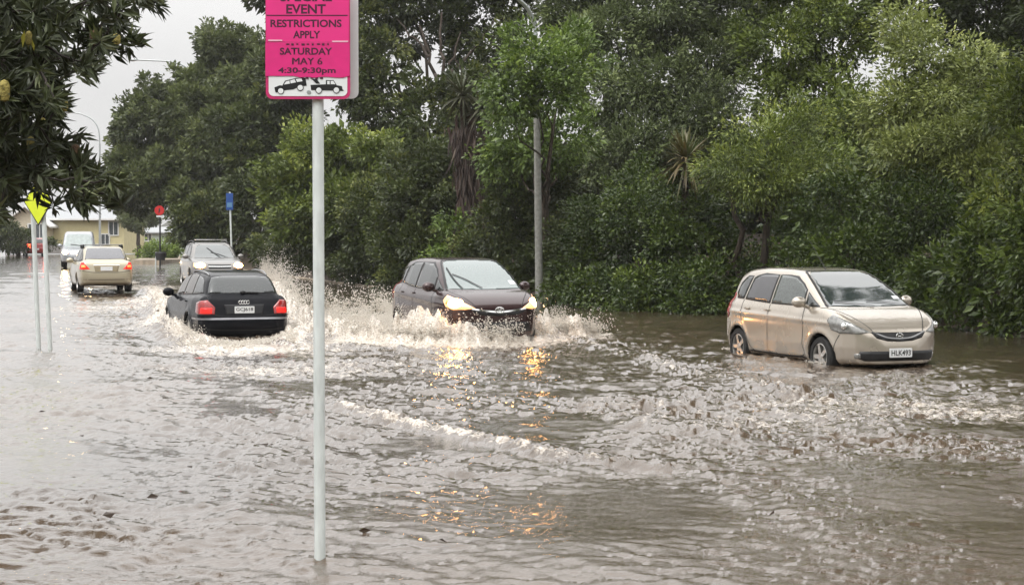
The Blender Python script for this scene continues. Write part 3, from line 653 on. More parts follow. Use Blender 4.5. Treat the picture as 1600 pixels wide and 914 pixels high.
for sg in (-1, 1):
    c.ribbon('bumper_seam', [(1.66, sg * .78, .62), (1.60, sg * .82, .52), (1.56, sg * .83, .40)], (.35, sg, 0), .012, M_SEAM)
    c.ribbon('roof_seam', [(.15, sg * .50, 1.5), (-.5, sg * .52, 1.52), (-1.1, sg * .50, 1.5), (-1.5, sg * .46, 1.45)], (0, sg * .35, 1), .016, M_SEAM)
    c.patch('fog_lamp', [(1.9, sg * .66, .36), (1.9, sg * .58, .37), (1.9, sg * .57, .30), (1.9, sg * .65, .30)], (1, sg * .3, 0), M_CLEAR, off=.008, step=.03)
    c.ribbon('sill_trim', [(.85, sg * .8, .25), (0, sg * .8, .245), (-.85, sg * .8, .25)], (0, sg, 0), .03, M_BLK)
q = c.proj(np.array([[.10, -.05, 1.5]]), (0, 0, 1))[0]
MB().tube([tuple(q), (q[0] - .45, q[1], q[2] + .42)], [.006, .003], 6).build('antenna', M_BLK, c.root)
q = c.proj(np.array([[1.1, -.5, 1.06], [1.16, .58, 1.02]]), (.75, 0, .66))
c.patch('inspection_sticker', [(1.06, .50, 1.075), (1.06, .60, 1.07), (.99, .60, 1.115), (.99, .50, 1.12)], (.75, 0, .66), M_PLATE, off=.008, step=.05)
c.wheels(5)

# ------------------------------------------------------------------ dark red compact hatchback pushing a bow wave
P_MAROON = mat('dark_maroon_paint', (.036, .017, .017), .24, .3, coat=.6, var=.1, scale=3)
sp = dict(H=1.585, W=1.695, wb=2.55, R=.30, Ra=.35, body_x=(-1.92, 2.02),
    body=[(-1.80, .24), (-1.89, .40), (-1.91, .62), (-1.86, .85), (-1.80, 1.05), (-1.6, 1.10), (-.4, 1.02), (.9, .985), (1.22, 1.03), (1.50, .99), (1.74, .91), (1.92, .80), (1.985, .70), (2.01, .55), (2.02, .40), (1.97, .27), (1.86, .215), (.9, .20), (-.8, .20), (-1.5, .21)],
    cabin=[(1.36, .98), (1.15, 1.12), (.82, 1.33), (.50, 1.49), (.22, 1.56), (-.3, 1.585), (-.8, 1.58), (-1.25, 1.55), (-1.55, 1.50), (-1.68, 1.38), (-1.78, 1.20), (-1.80, 1.0), (-1.6, .9), (0, .88), (1.1, .9)],
    plan=[(-1.92, .62), (-1.87, .72), (-1.75, .785), (-1.45, .83), (-1.0, .845), (1.0, .845), (1.45, .825), (1.72, .765), (1.88, .66), (1.97, .52), (2.03, .30)],
    tuck=[(.15, .07), (.28, .03), (.45, .0), (.72, .0), (.92, .012), (1.08, .055)], crease=(.86, .012, .05, -.05),
    cplan=[(-1.8, .78), (-1.6, .87), (-1.3, .95), (-.8, 1), (.4, 1), (.9, .97), (1.36, .90)], cw=(.98, 1.56, .795, .58))
c = Car('maroon_hatchback', 'dark maroon hatchback with lit headlights pushing up a foaming bow wave', sp, P_MAROON)
Mr = c
c.patch('windscreen', [(1.24, -.68, 1.03), (1.29, -.35, 1.03), (1.30, 0, 1.03), (1.29, .35, 1.03), (1.24, .68, 1.03), (.86, .61, 1.27), (.46, .52, 1.47), (.34, .42, 1.51), (.30, 0, 1.52), (.34, -.42, 1.51), (.46, -.52, 1.47), (.86, -.61, 1.27)], (.75, 0, .66), mat('wet_windscreen_glass', (.09, .125, .12), .07, bump=.06, ior=2.1, var=.15, scale=38, coat=.6))
c.window([(.74, 1.03), (.73, 1.27), (.55, 1.38), (.30, 1.475), (-.22, 1.49), (-.24, 1.05)])
c.window([(-.33, 1.055), (-.31, 1.49), (-.80, 1.475), (-1.02, 1.43), (-1.14, 1.12)])
c.window([(-1.23, 1.13), (-1.12, 1.42), (-1.35, 1.38), (-1.50, 1.26), (-1.48, 1.17)])
c.window([(1.14, 1.03), (.83, 1.20), (.83, 1.03)])
c.ribbon('windscreen_seal', [(1.24, -.70, 1.025), (.86, -.63, 1.275), (.46, -.54, 1.48), (.32, -.43, 1.525), (.285, 0, 1.535), (.32, .43, 1.525), (.46, .54, 1.48), (.86, .63, 1.275), (1.24, .70, 1.025)], (.75, 0, .66), .03, M_BLK, off=.008)
for sg in (-1, 1):
    h = c.patch('headlight', [(1.42, sg * .82, .86), (1.52, sg * .78, .955), (1.70, sg * .70, .90), (1.88, sg * .54, .80), (1.95, sg * .40, .725), (1.88, sg * .56, .70), (1.72, sg * .73, .70), (1.54, sg * .81, .75)], (.66, sg * .66, .22), M_LITLENS, off=.006, step=.025)
    q = c.proj(np.array([[1.74, sg * .665, .80]]), (.66, sg * .66, .22))[0]
    c.patch('lamp_bulb', [(q[0] - .03 + .15 * math.cos(t) * .5, q[1] - sg * .15 * math.cos(t) * .8, q[2] + .078 * math.sin(t)) for t in np.linspace(0, 6.28, 15)[:-1]], (.8, sg * .5, .15), M_HEAD, off=.014, parent=h, step=.025)
    c.patch('indicator', [(1.50, sg * .80, .80), (1.56, sg * .79, .88), (1.60, sg * .77, .79)], (.6, sg * .7, .2), M_AMB, off=.012, parent=h, step=.03)
    c.patch('tail_light', [(-1.66, sg * .78, 1.15), (-1.78, sg * .70, 1.15), (-1.86, sg * .66, .86), (-1.70, sg * .82, .80)], (-.5, sg * .85, 0), M_RED, off=.006)
c.patch('grille', [(1.95, -.50, .735), (1.95, -.2, .70), (1.95, 0, .69), (1.95, .2, .70), (1.95, .50, .735), (1.95, .46, .66), (1.95, .30, .615), (1.95, 0, .60), (1.95, -.30, .615), (1.95, -.46, .66)], (1, 0, .1), M_BLK, off=.004, step=.03)
c.ribbon('grille_bar', [(1.95, -.49, .725), (1.95, -.25, .685), (1.95, 0, .665), (1.95, .25, .685), (1.95, .49, .725)], (1, 0, .1), .028, M_CHROME, off=.012)
b = MB(); ex = c.proj(np.array([[2.0, 0, .70]]), (1, 0, 0))[0][0] + .022
ring_mb(b, .075, .052, 0, .008, 24, ex, .70); ring_mb(b, .028, .048, 0, .007, 20, ex, .70); ring_mb(b, .052, .02, 0, .007, 20, ex, .725)
b.build('emblem', M_CHROME, c.root, True)
c.patch('lower_grille', [(1.95, -.55, .50), (1.95, .55, .50), (1.95, .62, .33), (1.95, -.62, .33)], (1, 0, 0), M_BLK, off=.004)
c.mirror(.86, 1.02)
for x in (-.34, -1.02):
    for sg in (-1, 1):
        q = c.proj(np.array([[x + .06, 0, .95]]), (0, sg, 0))[0]; MB().box((q[0], q[1] + sg * .012, q[2]), (.16, .03, .03), bevel=.012).build('door_handle', P_MAROON, c.root, True)
c.ribbon('door_seam', [[(.80, 0, 1.0), (.84, 0, .75), (.80, 0, .45), (.74, 0, .28), (-.2, 0, .26), (-.27, 0, .5), (-.27, 0, 1.02)], [(-.28, 0, .26), (-.78, 0, .28), (-.95, 0, .52), (-1.14, 0, .75), (-1.18, 0, 1.08)]], (0, -1, 0), .015, M_SEAM)
for ln_ in ([(1.16, -.74, 1.04), (1.5, -.68, .98), (1.80, -.52, .88), (1.96, -.42, .73)], [(1.16, .74, 1.04), (1.5, .68, .98), (1.80, .52, .88), (1.96, .42, .73)]): c.ribbon('bonnet_seam', ln_, (.3, 0, 1), .012, M_SEAM)
c.ribbon('wiper', [[(1.26, -.05, 1.04), (1.02, -.28, 1.19), (.86, -.48, 1.27)], [(1.26, -.42, 1.03), (.96, -.50, 1.21), (.66, -.52, 1.38)]], (.75, 0, .66), .028, M_BLK, off=.016)
c.patch('inspection_sticker', [(1.14, .52, 1.10), (1.14, .64, 1.09), (1.04, .62, 1.16), (1.04, .50, 1.17)], (.75, 0, .66), M_PLATE, off=.008, step=.05)
c.patch('sunroof', [(.10, -.45, 1.6), (.10, .45, 1.6), (-.9, .45, 1.6), (-.9, -.45, 1.6)], (0, 0, 1), M_GLASS, off=.003, step=.08)
c.wheels(5)

# ------------------------------------------------------------------ black estate seen from behind
P_BLACK = mat('blue_black_paint', (.006, .0065, .009), .16, 0, ior=1.22, coat=.0, var=.15, scale=3)
def estate_spec(H=1.43, W=1.766, wb=2.65, Lf=1.325 + .90, Lr=-(1.325 + 1.0)):
    return dict(H=H, W=W, wb=wb, R=.315, Ra=.36, body_x=(Lr, Lf), zblack=.21,
    body=[(Lr + .12, .25), (Lr + .02, .38), (Lr, .52), (Lr + .035, .66), (Lr + .08, .85), (Lr + .16, .955), (-1.9, .99), (-.4, .95), (.8, .925), (1.05, .94), (1.6, .875), (2.0, .77), (Lf - .05, .66), (Lf, .50), (Lf - .02, .32), (Lf - .15, .21), (.9, .19), (-.8, .19), (-1.7, .21)],
    cabin=[(1.18, .90), (.9, 1.06), (.5, 1.27), (.1, 1.38), (-.4, 1.425), (-1.0, 1.42), (-1.5, 1.385), (-1.78, 1.33), (-1.92, 1.24), (-2.08, 1.06), (-2.18, .90), (-2.0, .82), (0, .82), (1.0, .82)],
    plan=[(Lr, .66), (Lr + .06, .74), (Lr + .2, .815), (-1.6, .865), (-1.0, .88), (1.0, .88), (1.6, .86), (1.95, .78), (2.12, .66), (Lf, .45)],
    tuck=[(.15, .08), (.30, .03), (.48, .0), (.68, .0), (.85, .015), (1.0, .06)], crease=(.62, .010, .05, 0),
    cplan=[(-2.2, .80), (-2.0, .86), (-1.7, .92), (-1.2, .97), (-.6, 1), (.4, 1), (.8, .97), (1.2, .90)], cw=(.92, 1.40, .80, .585), flare=.02)
c = Car('black_estate', 'black estate car seen from behind, wet tailgate and lit red tail lights, wading the flood', estate_spec(), P_BLACK)
Au = c
c.window([(.62, .965), (.60, 1.13), (.40, 1.25), (.10, 1.335), (-.20, 1.36), (-.22, .97)], mat('brown_reflecting_glass', (.045, .035, .028), .04, ior=1.8, var=.3, scale=2))
c.window([(-.30, .975), (-.28, 1.36), (-.80, 1.36), (-1.02, 1.34), (-1.12, 1.0)], mat('brown_reflecting_glass', (.045, .035, .028), .04))
c.window([(-1.20, 1.0), (-1.10, 1.335), (-1.45, 1.30), (-1.66, 1.24), (-1.86, 1.04)])
c.patch('rear_window', [(-2.0, -.63, .985), (-2.0, -.3, .97), (-2.0, .3, .97), (-2.0, .63, .985), (-1.9, .57, 1.20), (-1.8, .52, 1.30), (-1.75, .3, 1.325), (-1.75, -.3, 1.325), (-1.8, -.52, 1.30), (-1.9, -.57, 1.20)], (-.86, 0, .5), mat('rear_glass', (.022, .026, .026), .05, bump=.06, ior=1.6, coat=.4, var=.3, scale=38), off=.005)
c.patch('windscreen', [(1.05, -.66, .95), (1.08, 0, .95), (1.05, .66, .95), (.45, .53, 1.28), (.30, 0, 1.33), (.45, -.53, 1.28)], (.75, 0, .66), M_SCREEN)
for sg in (-1, 1):
    h = c.patch('tail_light', [(-2.2, sg * .80, .90), (-2.23, sg * .66, .91), (-2.25, sg * .52, .78), (-2.27, sg * .53, .655), (-2.2, sg * .80, .655), (-2.0, sg * .86, .68), (-2.02, sg * .85, .86)], (-.86, sg * .5, 0), M_RED, off=.006, step=.03)
    c.patch('lamp_glow', [(-2.2, sg * .78, .77), (-2.25, sg * .57, .77), (-2.26, sg * .575, .672), (-2.2, sg * .79, .672)], (-.86, sg * .5, 0), M_REDON, off=.012, parent=h, step=.03)
    c.patch('headlight', [(2.0, sg * .74, .72), (2.1, sg * .6, .72), (2.15, sg * .55, .60), (1.98, sg * .78, .60)], (.8, sg * .6, 0), M_CLEAR)
c.plate(-2.25, .735, 'GCJ618', (-1, 0, 0), off=.016)
c.patch('plate_recess', [(-2.2, -.36, .83), (-2.2, .36, .83), (-2.2, .33, .655), (-2.2, -.33, .655)], (-1, 0, 0), mat('black_recess', (.01, .01, .012), .4), off=.003)
c.ribbon('bumper_trim', [(-2.2, -.86, .575), (-2.28, -.6, .575), (-2.3, 0, .575), (-2.28, .6, .575), (-2.2, .86, .575)], (-1, 0, 0), .035, mat('satin_trim_strip', (.30, .30, .32), .25, .6), off=.008)
c.ribbon('tailgate_seam', [[(-2.0, -.66, .965), (-2.2, -.60, .80), (-2.25, -.5, .63), (-2.27, 0, .62), (-2.25, .5, .63), (-2.2, .60, .80), (-2.0, .66, .965)]], (-1, 0, .2), .010, M_SEAM)
b = MB(); ex = c.proj(np.array([[-2.2, 0, .865]]), (-1, 0, 0))[0][0] - .008
for k in range(4): ring_mb(b, .030, .030, 0, .005, 16, ex, .868, -.069 + .046 * k)
b.build('emblem', M_CHROME, c.root, True)
q = c.proj(np.array([[-2.0, 0, 1.0]]), (-.86, 0, .5))[0]
MB().blob((q[0] - .02, 0, q[2]), (.04, .05, .03), 2).tube([(q[0] - .03, 0, q[2]), (q[0] - .04, -.30, q[2] - .01)], .010, 6).build('rear_wiper', M_BLK, c.root, True)
for sg in (-1, 1):
    pts = c.proj(np.array([[x, sg * .56, 1.4] for x in (.1, -.3, -.8, -1.3, -1.65)]), (0, sg * .5, .86)); pts[1:-1, 2] += .025; pts[:, 2] += .012
    MB().tube([tuple(p) for p in cr(pts, 5, False)], .014, 8).build('roof_rail', P_BLACK if False else mat('grey_roof_rail', (.35, .35, .36), .3, .7), c.root, True)
c.mirror(.72, .93)
c.ribbon('door_seam', [[(.72, 0, .94), (.76, 0, .7), (.72, 0, .30), (-.2, 0, .26), (-.25, 0, .5), (-.25, 0, .95)], [(-.28, 0, .26), (-.85, 0, .28), (-1.02, 0, .52), (-1.16, 0, .98)]], (0, 1, 0), .015, M_SEAM)
for x in (-.34, -1.02):
    q = c.proj(np.array([[x + .06, 0, .865]]), (0, 1, 0))[0]; MB().box((q[0], q[1] + .012, q[2]), (.17, .03, .03), bevel=.012).build('door_handle', P_BLACK, c.root, True)
c.ribbon('bumper_seam', [(-2.2, -.8, .40), (-2.28, -.4, .37), (-2.3, 0, .365), (-2.28, .4, .37), (-2.2, .8, .40)], (-1, 0, 0), .02, M_SEAM, off=.002)
c.wheels(5)

# ------------------------------------------------------------------ silver tall estate with headlights on, behind the black one
P_GREY = mat('silver_grey_paint', (.19, .18, .17), .3, .55, coat=.8, var=.05, scale=3)
def suv_spec(H=1.59, W=1.735, wb=2.52, scale_z=1.0):
    return dict(H=H, W=W, wb=wb, R=.325, Ra=.375, body_x=(-2.15, 2.2), zblack=.28,
    body=[(-2.0, .30), (-2.10, .42), (-2.13, .6), (-2.08, .85), (-2.03, 1.0), (-1.9, 1.05), (-.4, 1.0), (.7, .98), (.98, 1.01), (1.5, .96), (1.9, .89), (2.08, .80), (2.15, .68), (2.19, .5), (2.12, .33), (1.95, .27), (.9, .25), (-.8, .25), (-1.7, .27)],
    cabin=[(1.05, .96), (.8, 1.12), (.42, 1.38), (.12, 1.50), (-.4, 1.545), (-1.0, 1.545), (-1.5, 1.52), (-1.78, 1.47), (-1.9, 1.35), (-2.0, 1.12), (-2.05, .95), (-1.9, .9), (0, .9), (.9, .9)],
    plan=[(-2.13, .66), (-2.07, .75), (-1.9, .815), (-1.5, .855), (-1.0, .868), (1.0, .868), (1.6, .85), (1.95, .77), (2.1, .65), (2.2, .42)],
    tuck=[(.2, .07), (.34, .03), (.5, .0), (.75, .0), (.92, .015), (1.05, .06)],
    cplan=[(-2.05, .84), (-1.8, .91), (-1.4, .96), (-.8, 1), (.4, 1), (.8, .97), (1.1, .91)], cw=(.98, 1.53, .80, .61), flare=.015)
def front_car(name, label, spec, paint, head, lamp_x=1.98, lamp_z=.76, two=True, screen=M_SCREEN, rails=True):
    c = Car(name, label, spec, paint, .03); H = spec['H']
    c.patch('windscreen', [(.97, -.68, 1.02), (1.02, 0, 1.02), (.97, .68, 1.02), (.42, .56, 1.36), (.28, .45, 1.43), (.25, 0, 1.45), (.28, -.45, 1.43), (.42, -.56, 1.36)], (.75, 0, .66), screen)
    c.window([(.55, 1.03), (.53, 1.20), (.30, 1.36), (.05, 1.45), (-.22, 1.47), (-.24, 1.03)])
    c.window([(-.32, 1.03), (-.30, 1.47), (-.95, 1.46), (-1.1, 1.05)])
    c.window([(-1.2, 1.06), (-1.05, 1.455), (-1.6, 1.43), (-1.78, 1.10)])
    for sg in (-1, 1):
        h = c.patch('headlight', [(1.95, sg * .76, .86), (2.05, sg * .5, .84), (2.1, sg * .42, .70), (2.0, sg * .75, .70), (1.8, sg * .84, .74), (1.8, sg * .82, .86)], (.85, sg * .45, .1), M_LITLENS, off=.006)
        if two or sg < 0:
            q = c.proj(np.array([[2.05, sg * .62, .77]]), (1, 0, .1))[0]
            c.patch('lamp_bulb', [(q[0], q[1] + .15 * math.cos(t), q[2] + .085 * math.sin(t)) for t in np.linspace(0, 6.28, 13)[:-1]], (1, 0, .1), head, off=.016, parent=h, step=.03)
    c.patch('grille', [(2.1, -.38, .80), (2.1, .38, .80), (2.1, .36, .66), (2.1, -.36, .66)], (1, 0, 0), M_BLK)
    c.patch('lower_grille', [(2.1, -.55, .52), (2.1, .55, .52), (2.1, .5, .38), (2.1, -.5, .38)], (1, 0, 0), M_BLK)
    c.ribbon('grille_bar', [(2.1, -.37, .74), (2.1, 0, .735), (2.1, .37, .74)], (1, 0, 0), .025, M_CHROME, off=.01)
    c.ribbon('wiper', [[(.98, .2, 1.03), (.72, .0, 1.18), (.46, -.2, 1.34)], [(1.0, .45, 1.02), (.8, .15, 1.14), (.7, -.1, 1.2)]], (.75, 0, .66), .03, M_BLK, off=.016)
    c.ribbon('door_seam', [[(.62, 0, 1.0), (.66, 0, .75), (.64, 0, .35), (-.25, 0, .32), (-.28, 0, 1.0)], [(-.3, 0, .32), (-.85, 0, .34), (-1.0, 0, .6), (-1.15, 0, 1.05)]], (0, -1, 0), .012, M_SEAM)
    c.mirror(.62, 1.0)
    if rails:
        for sg in (-1, 1):
            pts = c.proj(np.array([[x, sg * .56, 1.5] for x in (.1, -.3, -.8, -1.3, -1.6)]), (0, sg * .4, .9)); pts[1:-1, 2] += .05; pts[:, 2] += .01
            MB().tube([tuple(p) for p in cr(pts, 5, False)], .02, 8).build('roof_rail', M_BLK, c.root, True)
        MB().box((.0, 0, H + .03), (.06, 1.1, .03), bevel=.01).build('roof_bar', M_CHROME, c.root, True)
    c.plate(2.1, .46, None, (1, 0, 0), off=.014)
    c.wheels(5); return c
SU = front_car('silver_wagon', 'silver wagon with roof rails and both headlights glaring, just behind the black estate', suv_spec(), P_GREY, M_HEAD)

# ------------------------------------------------------------------ gold saloon driving away on the left
P_GOLD = mat('pale_gold_paint', (.46, .41, .30), .3, .5, coat=.8, var=.05, scale=3)
sp = dict(H=1.46, W=1.70, wb=2.52, R=.30, Ra=.345, body_x=(-2.15, 2.15), zblack=.22,
    body=[(-2.02, .28), (-2.10, .40), (-2.12, .56), (-2.10, .74), (-2.06, .92), (-1.95, .985), (-1.72, 1.0), (-.4, .95), (.8, .93), (1.1, .95), (1.6, .87), (1.95, .77), (2.1, .62), (2.12, .45), (2.05, .28), (1.9, .21), (.9, .19), (-.8, .19), (-1.7, .22)],
    cabin=[(1.2, .90), (.9, 1.08), (.5, 1.30), (.1, 1.42), (-.4, 1.455), (-.85, 1.45), (-1.15, 1.40), (-1.45, 1.22), (-1.72, 1.02), (-1.85, .88), (-1.5, .82), (0, .82), (1.0, .82)],
    plan=[(-2.12, .66), (-2.06, .745), (-1.9, .80), (-1.5, .84), (-1.0, .85), (1.0, .85), (1.6, .83), (1.9, .74), (2.05, .6), (2.15, .4)],
    tuck=[(.15, .07), (.30, .03), (.48, .0), (.72, .0), (.87, .015), (1.0, .055)],
    cplan=[(-1.85, .80), (-1.5, .88), (-1.1, .96), (-.6, 1), (.4, 1), (.8, .97), (1.2, .90)], cw=(.93, 1.43, .785, .60))
c = Car('gold_saloon', 'pale gold saloon with roof bars driving away on the left, splashing through the flood', sp, P_GOLD, .026)
Go = c
c.patch('rear_window', [(-1.66, -.62, 1.03), (-1.68, 0, 1.02), (-1.66, .62, 1.03), (-1.3, .55, 1.30), (-1.15, .50, 1.375), (-1.12, 0, 1.39), (-1.15, -.50, 1.375), (-1.3, -.55, 1.30)], (-.6, 0, .8), mat('saloon_rear_glass', (.06, .06, .07), .05, bump=.06, ior=1.9, coat=.4, var=.3, scale=38), off=.005)
c.window([(.60, .965), (.58, 1.14), (.36, 1.28), (.08, 1.37), (-.22, 1.385), (-.24, .97)]); c.window([(-.32, .975), (-.30, 1.385), (-.78, 1.375), (-1.0, 1.32), (-1.12, 1.0)])
c.window([(-1.20, 1.0), (-1.09, 1.30), (-1.32, 1.16), (-1.46, 1.02)])
c.patch('windscreen', [(1.05, -.66, .96), (1.08, 0, .96), (1.05, .66, .96), (.45, .55, 1.30), (.30, 0, 1.37), (.45, -.55, 1.30)], (.75, 0, .66), M_SCREEN)
for sg in (-1, 1):
    h = c.patch('tail_light', [(-2.0, sg * .79, .95), (-2.07, sg * .70, .95), (-2.1, sg * .50, .74), (-2.08, sg * .74, .73), (-1.95, sg * .83, .74)], (-.86, sg * .5, 0), M_REDON, off=.006, step=.03)
    c.patch('indicator', [(-2.04, sg * .76, .87), (-2.09, sg * .65, .86), (-2.09, sg * .63, .79), (-2.04, sg * .77, .79)], (-.86, sg * .5, 0), M_AMB, off=.012, parent=h, step=.03)
    c.patch('headlight', [(1.95, sg * .7, .74), (2.05, sg * .5, .72), (2.08, sg * .48, .62), (1.95, sg * .74, .62)], (.8, sg * .6, 0), M_CLEAR)
    pts = c.proj(np.array([[x, sg * .50, 1.4] for x in (.0, -.3, -.7, -1.05)]), (0, 0, 1)); pts[1:-1, 2] += .02
    MB().box((-.10, sg * .60, 1.44), (.10, .07, .12), bevel=.02).box((-.78, sg * .60, 1.44), (.10, .07, .12), bevel=.02).build('roof_bar_foot', M_BLK, c.root, True)
MB().box((-.10, 0, 1.50), (.06, 1.22, .03), bevel=.01).build('roof_bar', mat('grey_roof_rail', (.35, .35, .36), .3, .7), c.root, True)
MB().box((-.78, 0, 1.50), (.06, 1.22, .03), bevel=.01).build('roof_bar', mat('grey_roof_rail', (.35, .35, .36), .3, .7), c.root, True)
c.patch('plate_recess', [(-2.1, -.38, .85), (-2.1, .38, .85), (-2.1, .34, .66), (-2.1, -.34, .66)], (-1, 0, 0), mat('gold_recess', (.30, .25, .16), .35, .4), off=.003)
c.plate(-2.1, .755, None, (-1, 0, 0), off=.014)
c.ribbon('boot_trim', [(-2.1, -.40, .865), (-2.1, 0, .875), (-2.1, .40, .865)], (-1, 0, 0), .028, M_CHROME, off=.01)
c.ribbon('bumper_seam', [[(-2.0, -.80, .70), (-2.1, -.4, .64), (-2.12, 0, .64), (-2.1, .4, .64), (-2.0, .80, .70)], [(-2.05, -.75, .42), (-2.1, 0, .41), (-2.05, .75, .42)]], (-1, 0, 0), .014, M_SEAM)
c.ribbon('door_seam', [[(.66, 0, .94), (.70, 0, .7), (.66, 0, .30), (-.2, 0, .26), (-.27, 0, .5), (-.27, 0, .95)], [(-.28, 0, .26), (-.8, 0, .28), (-.98, 0, .52), (-1.16, 0, .98)]], (0, 1, 0), .015, M_SEAM)
c.mirror(.7, .93); c.wheels(5)

# ------------------------------------------------------------------ grey van coming the other way, and the red car far up the road
P_VAN = mat('grey_blue_paint', (.30, .31, .33), .3, .4, coat=.8, var=.05, scale=3)
sv = suv_spec(H=1.86)
sv['cabin'] = [(1.15, .96), (.95, 1.12), (.62, 1.55), (.38, 1.76), (-.2, 1.83), (-1.0, 1.84), (-1.7, 1.82), (-1.98, 1.74), (-2.04, 1.5), (-2.08, 1.12), (-2.05, .95), (-1.9, .9), (0, .9), (.9, .9)]; sv['cw'] = (.98, 1.8, .82, .68)
c = Car('grey_van', 'grey van coming towards us in the distance with one headlight showing beside the gold saloon', sv, P_VAN, .035)
Va = c
c.patch('windscreen', [(1.0, -.70, 1.04), (1.03, 0, 1.04), (1.0, .70, 1.04), (.62, .64, 1.52), (.50, .55, 1.66), (.48, 0, 1.68), (.50, -.55, 1.66), (.62, -.64, 1.52)], (.85, 0, .5), mat('pale_windscreen', (.22, .26, .25), .08, ior=1.9, var=.15))
c.window([(.72, 1.05), (.68, 1.30), (.44, 1.62), (.2, 1.68), (-.22, 1.68), (-.24, 1.05)]); c.window([(-.32, 1.05), (-.30, 1.68), (-1.7, 1.68), (-1.8, 1.08)])
for sg in (-1, 1):
    h = c.patch('headlight', [(1.95, sg * .76, .86), (2.05, sg * .5, .84), (2.1, sg * .42, .70), (2.0, sg * .75, .70)], (.85, sg * .45, .1), M_LITLENS, off=.006)
    q = c.proj(np.array([[2.05, sg * .62, .77]]), (1, 0, .1))[0]
    c.patch('lamp_bulb', [(q[0], q[1] + .13 * math.cos(t), q[2] + .10 * math.sin(t)) for t in np.linspace(0, 6.28, 13)[:-1]], (1, 0, .1), M_HEADW, off=.016, parent=h, step=.03)
c.patch('grille', [(2.1, -.38, .86), (2.1, .38, .86), (2.1, .36, .64), (2.1, -.36, .64)], (1, 0, 0), M_CHROME)
c.ribbon('wiper', [[(1.0, .4, 1.05), (.95, .0, 1.10), (.9, -.4, 1.15)]], (.85, 0, .5), .05, M_BLK, off=.016)
c.plate(2.1, .46, None, (1, 0, 0), off=.014); c.mirror(.78, 1.05); c.wheels(5)

P_RED = mat('red_paint', (.26, .02, .018), .3, .1, coat=1, var=.1, scale=3)
c = Car('red_car', 'small red car far up the road with bright tail lights, behind the yellow sign posts', suv_spec(H=1.6), P_RED, .035)
Re = c
c.patch('rear_window', [(-2.0, -.6, 1.10), (-2.0, .6, 1.10), (-1.85, .52, 1.44), (-1.85, -.52, 1.44)], (-.95, 0, .3), M_GLASS)
c.window([(.55, 1.03), (.53, 1.20), (.30, 1.36), (.05, 1.45), (-.22, 1.47), (-.24, 1.03)]); c.window([(-.32, 1.03), (-.30, 1.47), (-.95, 1.46), (-1.1, 1.05)])
for sg in (-1, 1):
    c.patch('tail_light', [(-2.0, sg * .80, 1.02), (-2.08, sg * .50, 1.02), (-2.1, sg * .50, .72), (-2.02, sg * .80, .72)], (-.95, sg * .3, 0), mat('bright_tail_lens', (.6, .05, .02), .2, emit=(1, .10, .03, 7)), off=.01)
c.plate(-2.1, .62, None, (-1, 0, 0), off=.014); c.mirror(.62, 1.0, M_BLK); c.wheels(5)

def gz(x, y): return float(zw(x, y))
S.place(4.71, 23.1, -70.5, -.175)
Mr.place(-.93, 28.07, -68.9, -.12)
Au.place(-5.66, 30.03, 110.5, -.215)
SU.place(-10.29, 52.46, -71, .27)
Go.place(-13.36, 49.87, 110, .22)
Va.place(-22.39, 79.5, -76, .60)
q = at(54, 400); Re.place(q[0], q[1], 112, q[2] - .06)

# ------------------------------------------------------------------ foliage
def unit(v): return v / (np.linalg.norm(v, axis=-1, keepdims=True) + 1e-9)
def leaves(name, P, A, L, asp, tint, m, parent=None, fold=.18):
    """one mesh of four-cornered leaves: P base points, A axes, L lengths"""
    n = len(P); A = unit(A); r = unit(rng.standard_normal((n, 3)) + np.array([0, -.3, .9])); B = unit(np.cross(A, r)); Nn = np.cross(B, A)
    Lc = L[:, None]; W = B * (Lc * asp * .5); F_ = Nn * (Lc * fold * asp)
    V = np.stack([P, P + A * Lc * .45 + W + F_, P + A * Lc, P + A * Lc * .45 - W + F_], 1).reshape(-1, 3)
    me = np_mesh(name, V, np.arange(4 * n, dtype=np.int32).reshape(n, 4), False, {'tint': ('FACE', tint)})
    return link(name, me, m, parent)
def clump_cloud(centers, normals, nl, rad, L, droop=.2, flat=.75, outw=.8, tvar=.2, tl=.12, tbase=None):
    n = len(centers); k = n * nl
    C = np.repeat(centers, nl, 0); Nm = np.repeat(normals, nl, 0)
    q = unit(rng.standard_normal((k, 3))); rr = rng.random((k, 1)) ** .45; rd = np.repeat(rad * (.65 + .7 * rng.random(n)), nl)[:, None]
    off = q * rr * rd * np.array([1, 1, flat])
    P = C + off + Nm * rd * .15
    A = unit(q * .7 + Nm * outw + rng.standard_normal((k, 3)) * .45 + np.array([0, 0, -droop]))
    t = np.repeat(rng.normal(.42, tvar, n), nl) + rng.normal(0, tl, k)
    if tbase is not None: t = t + np.repeat(tbase, nl)
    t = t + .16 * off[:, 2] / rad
    return P, A, L * (.6 + .8 * rng.random(k)), np.clip(t, 0, 1)
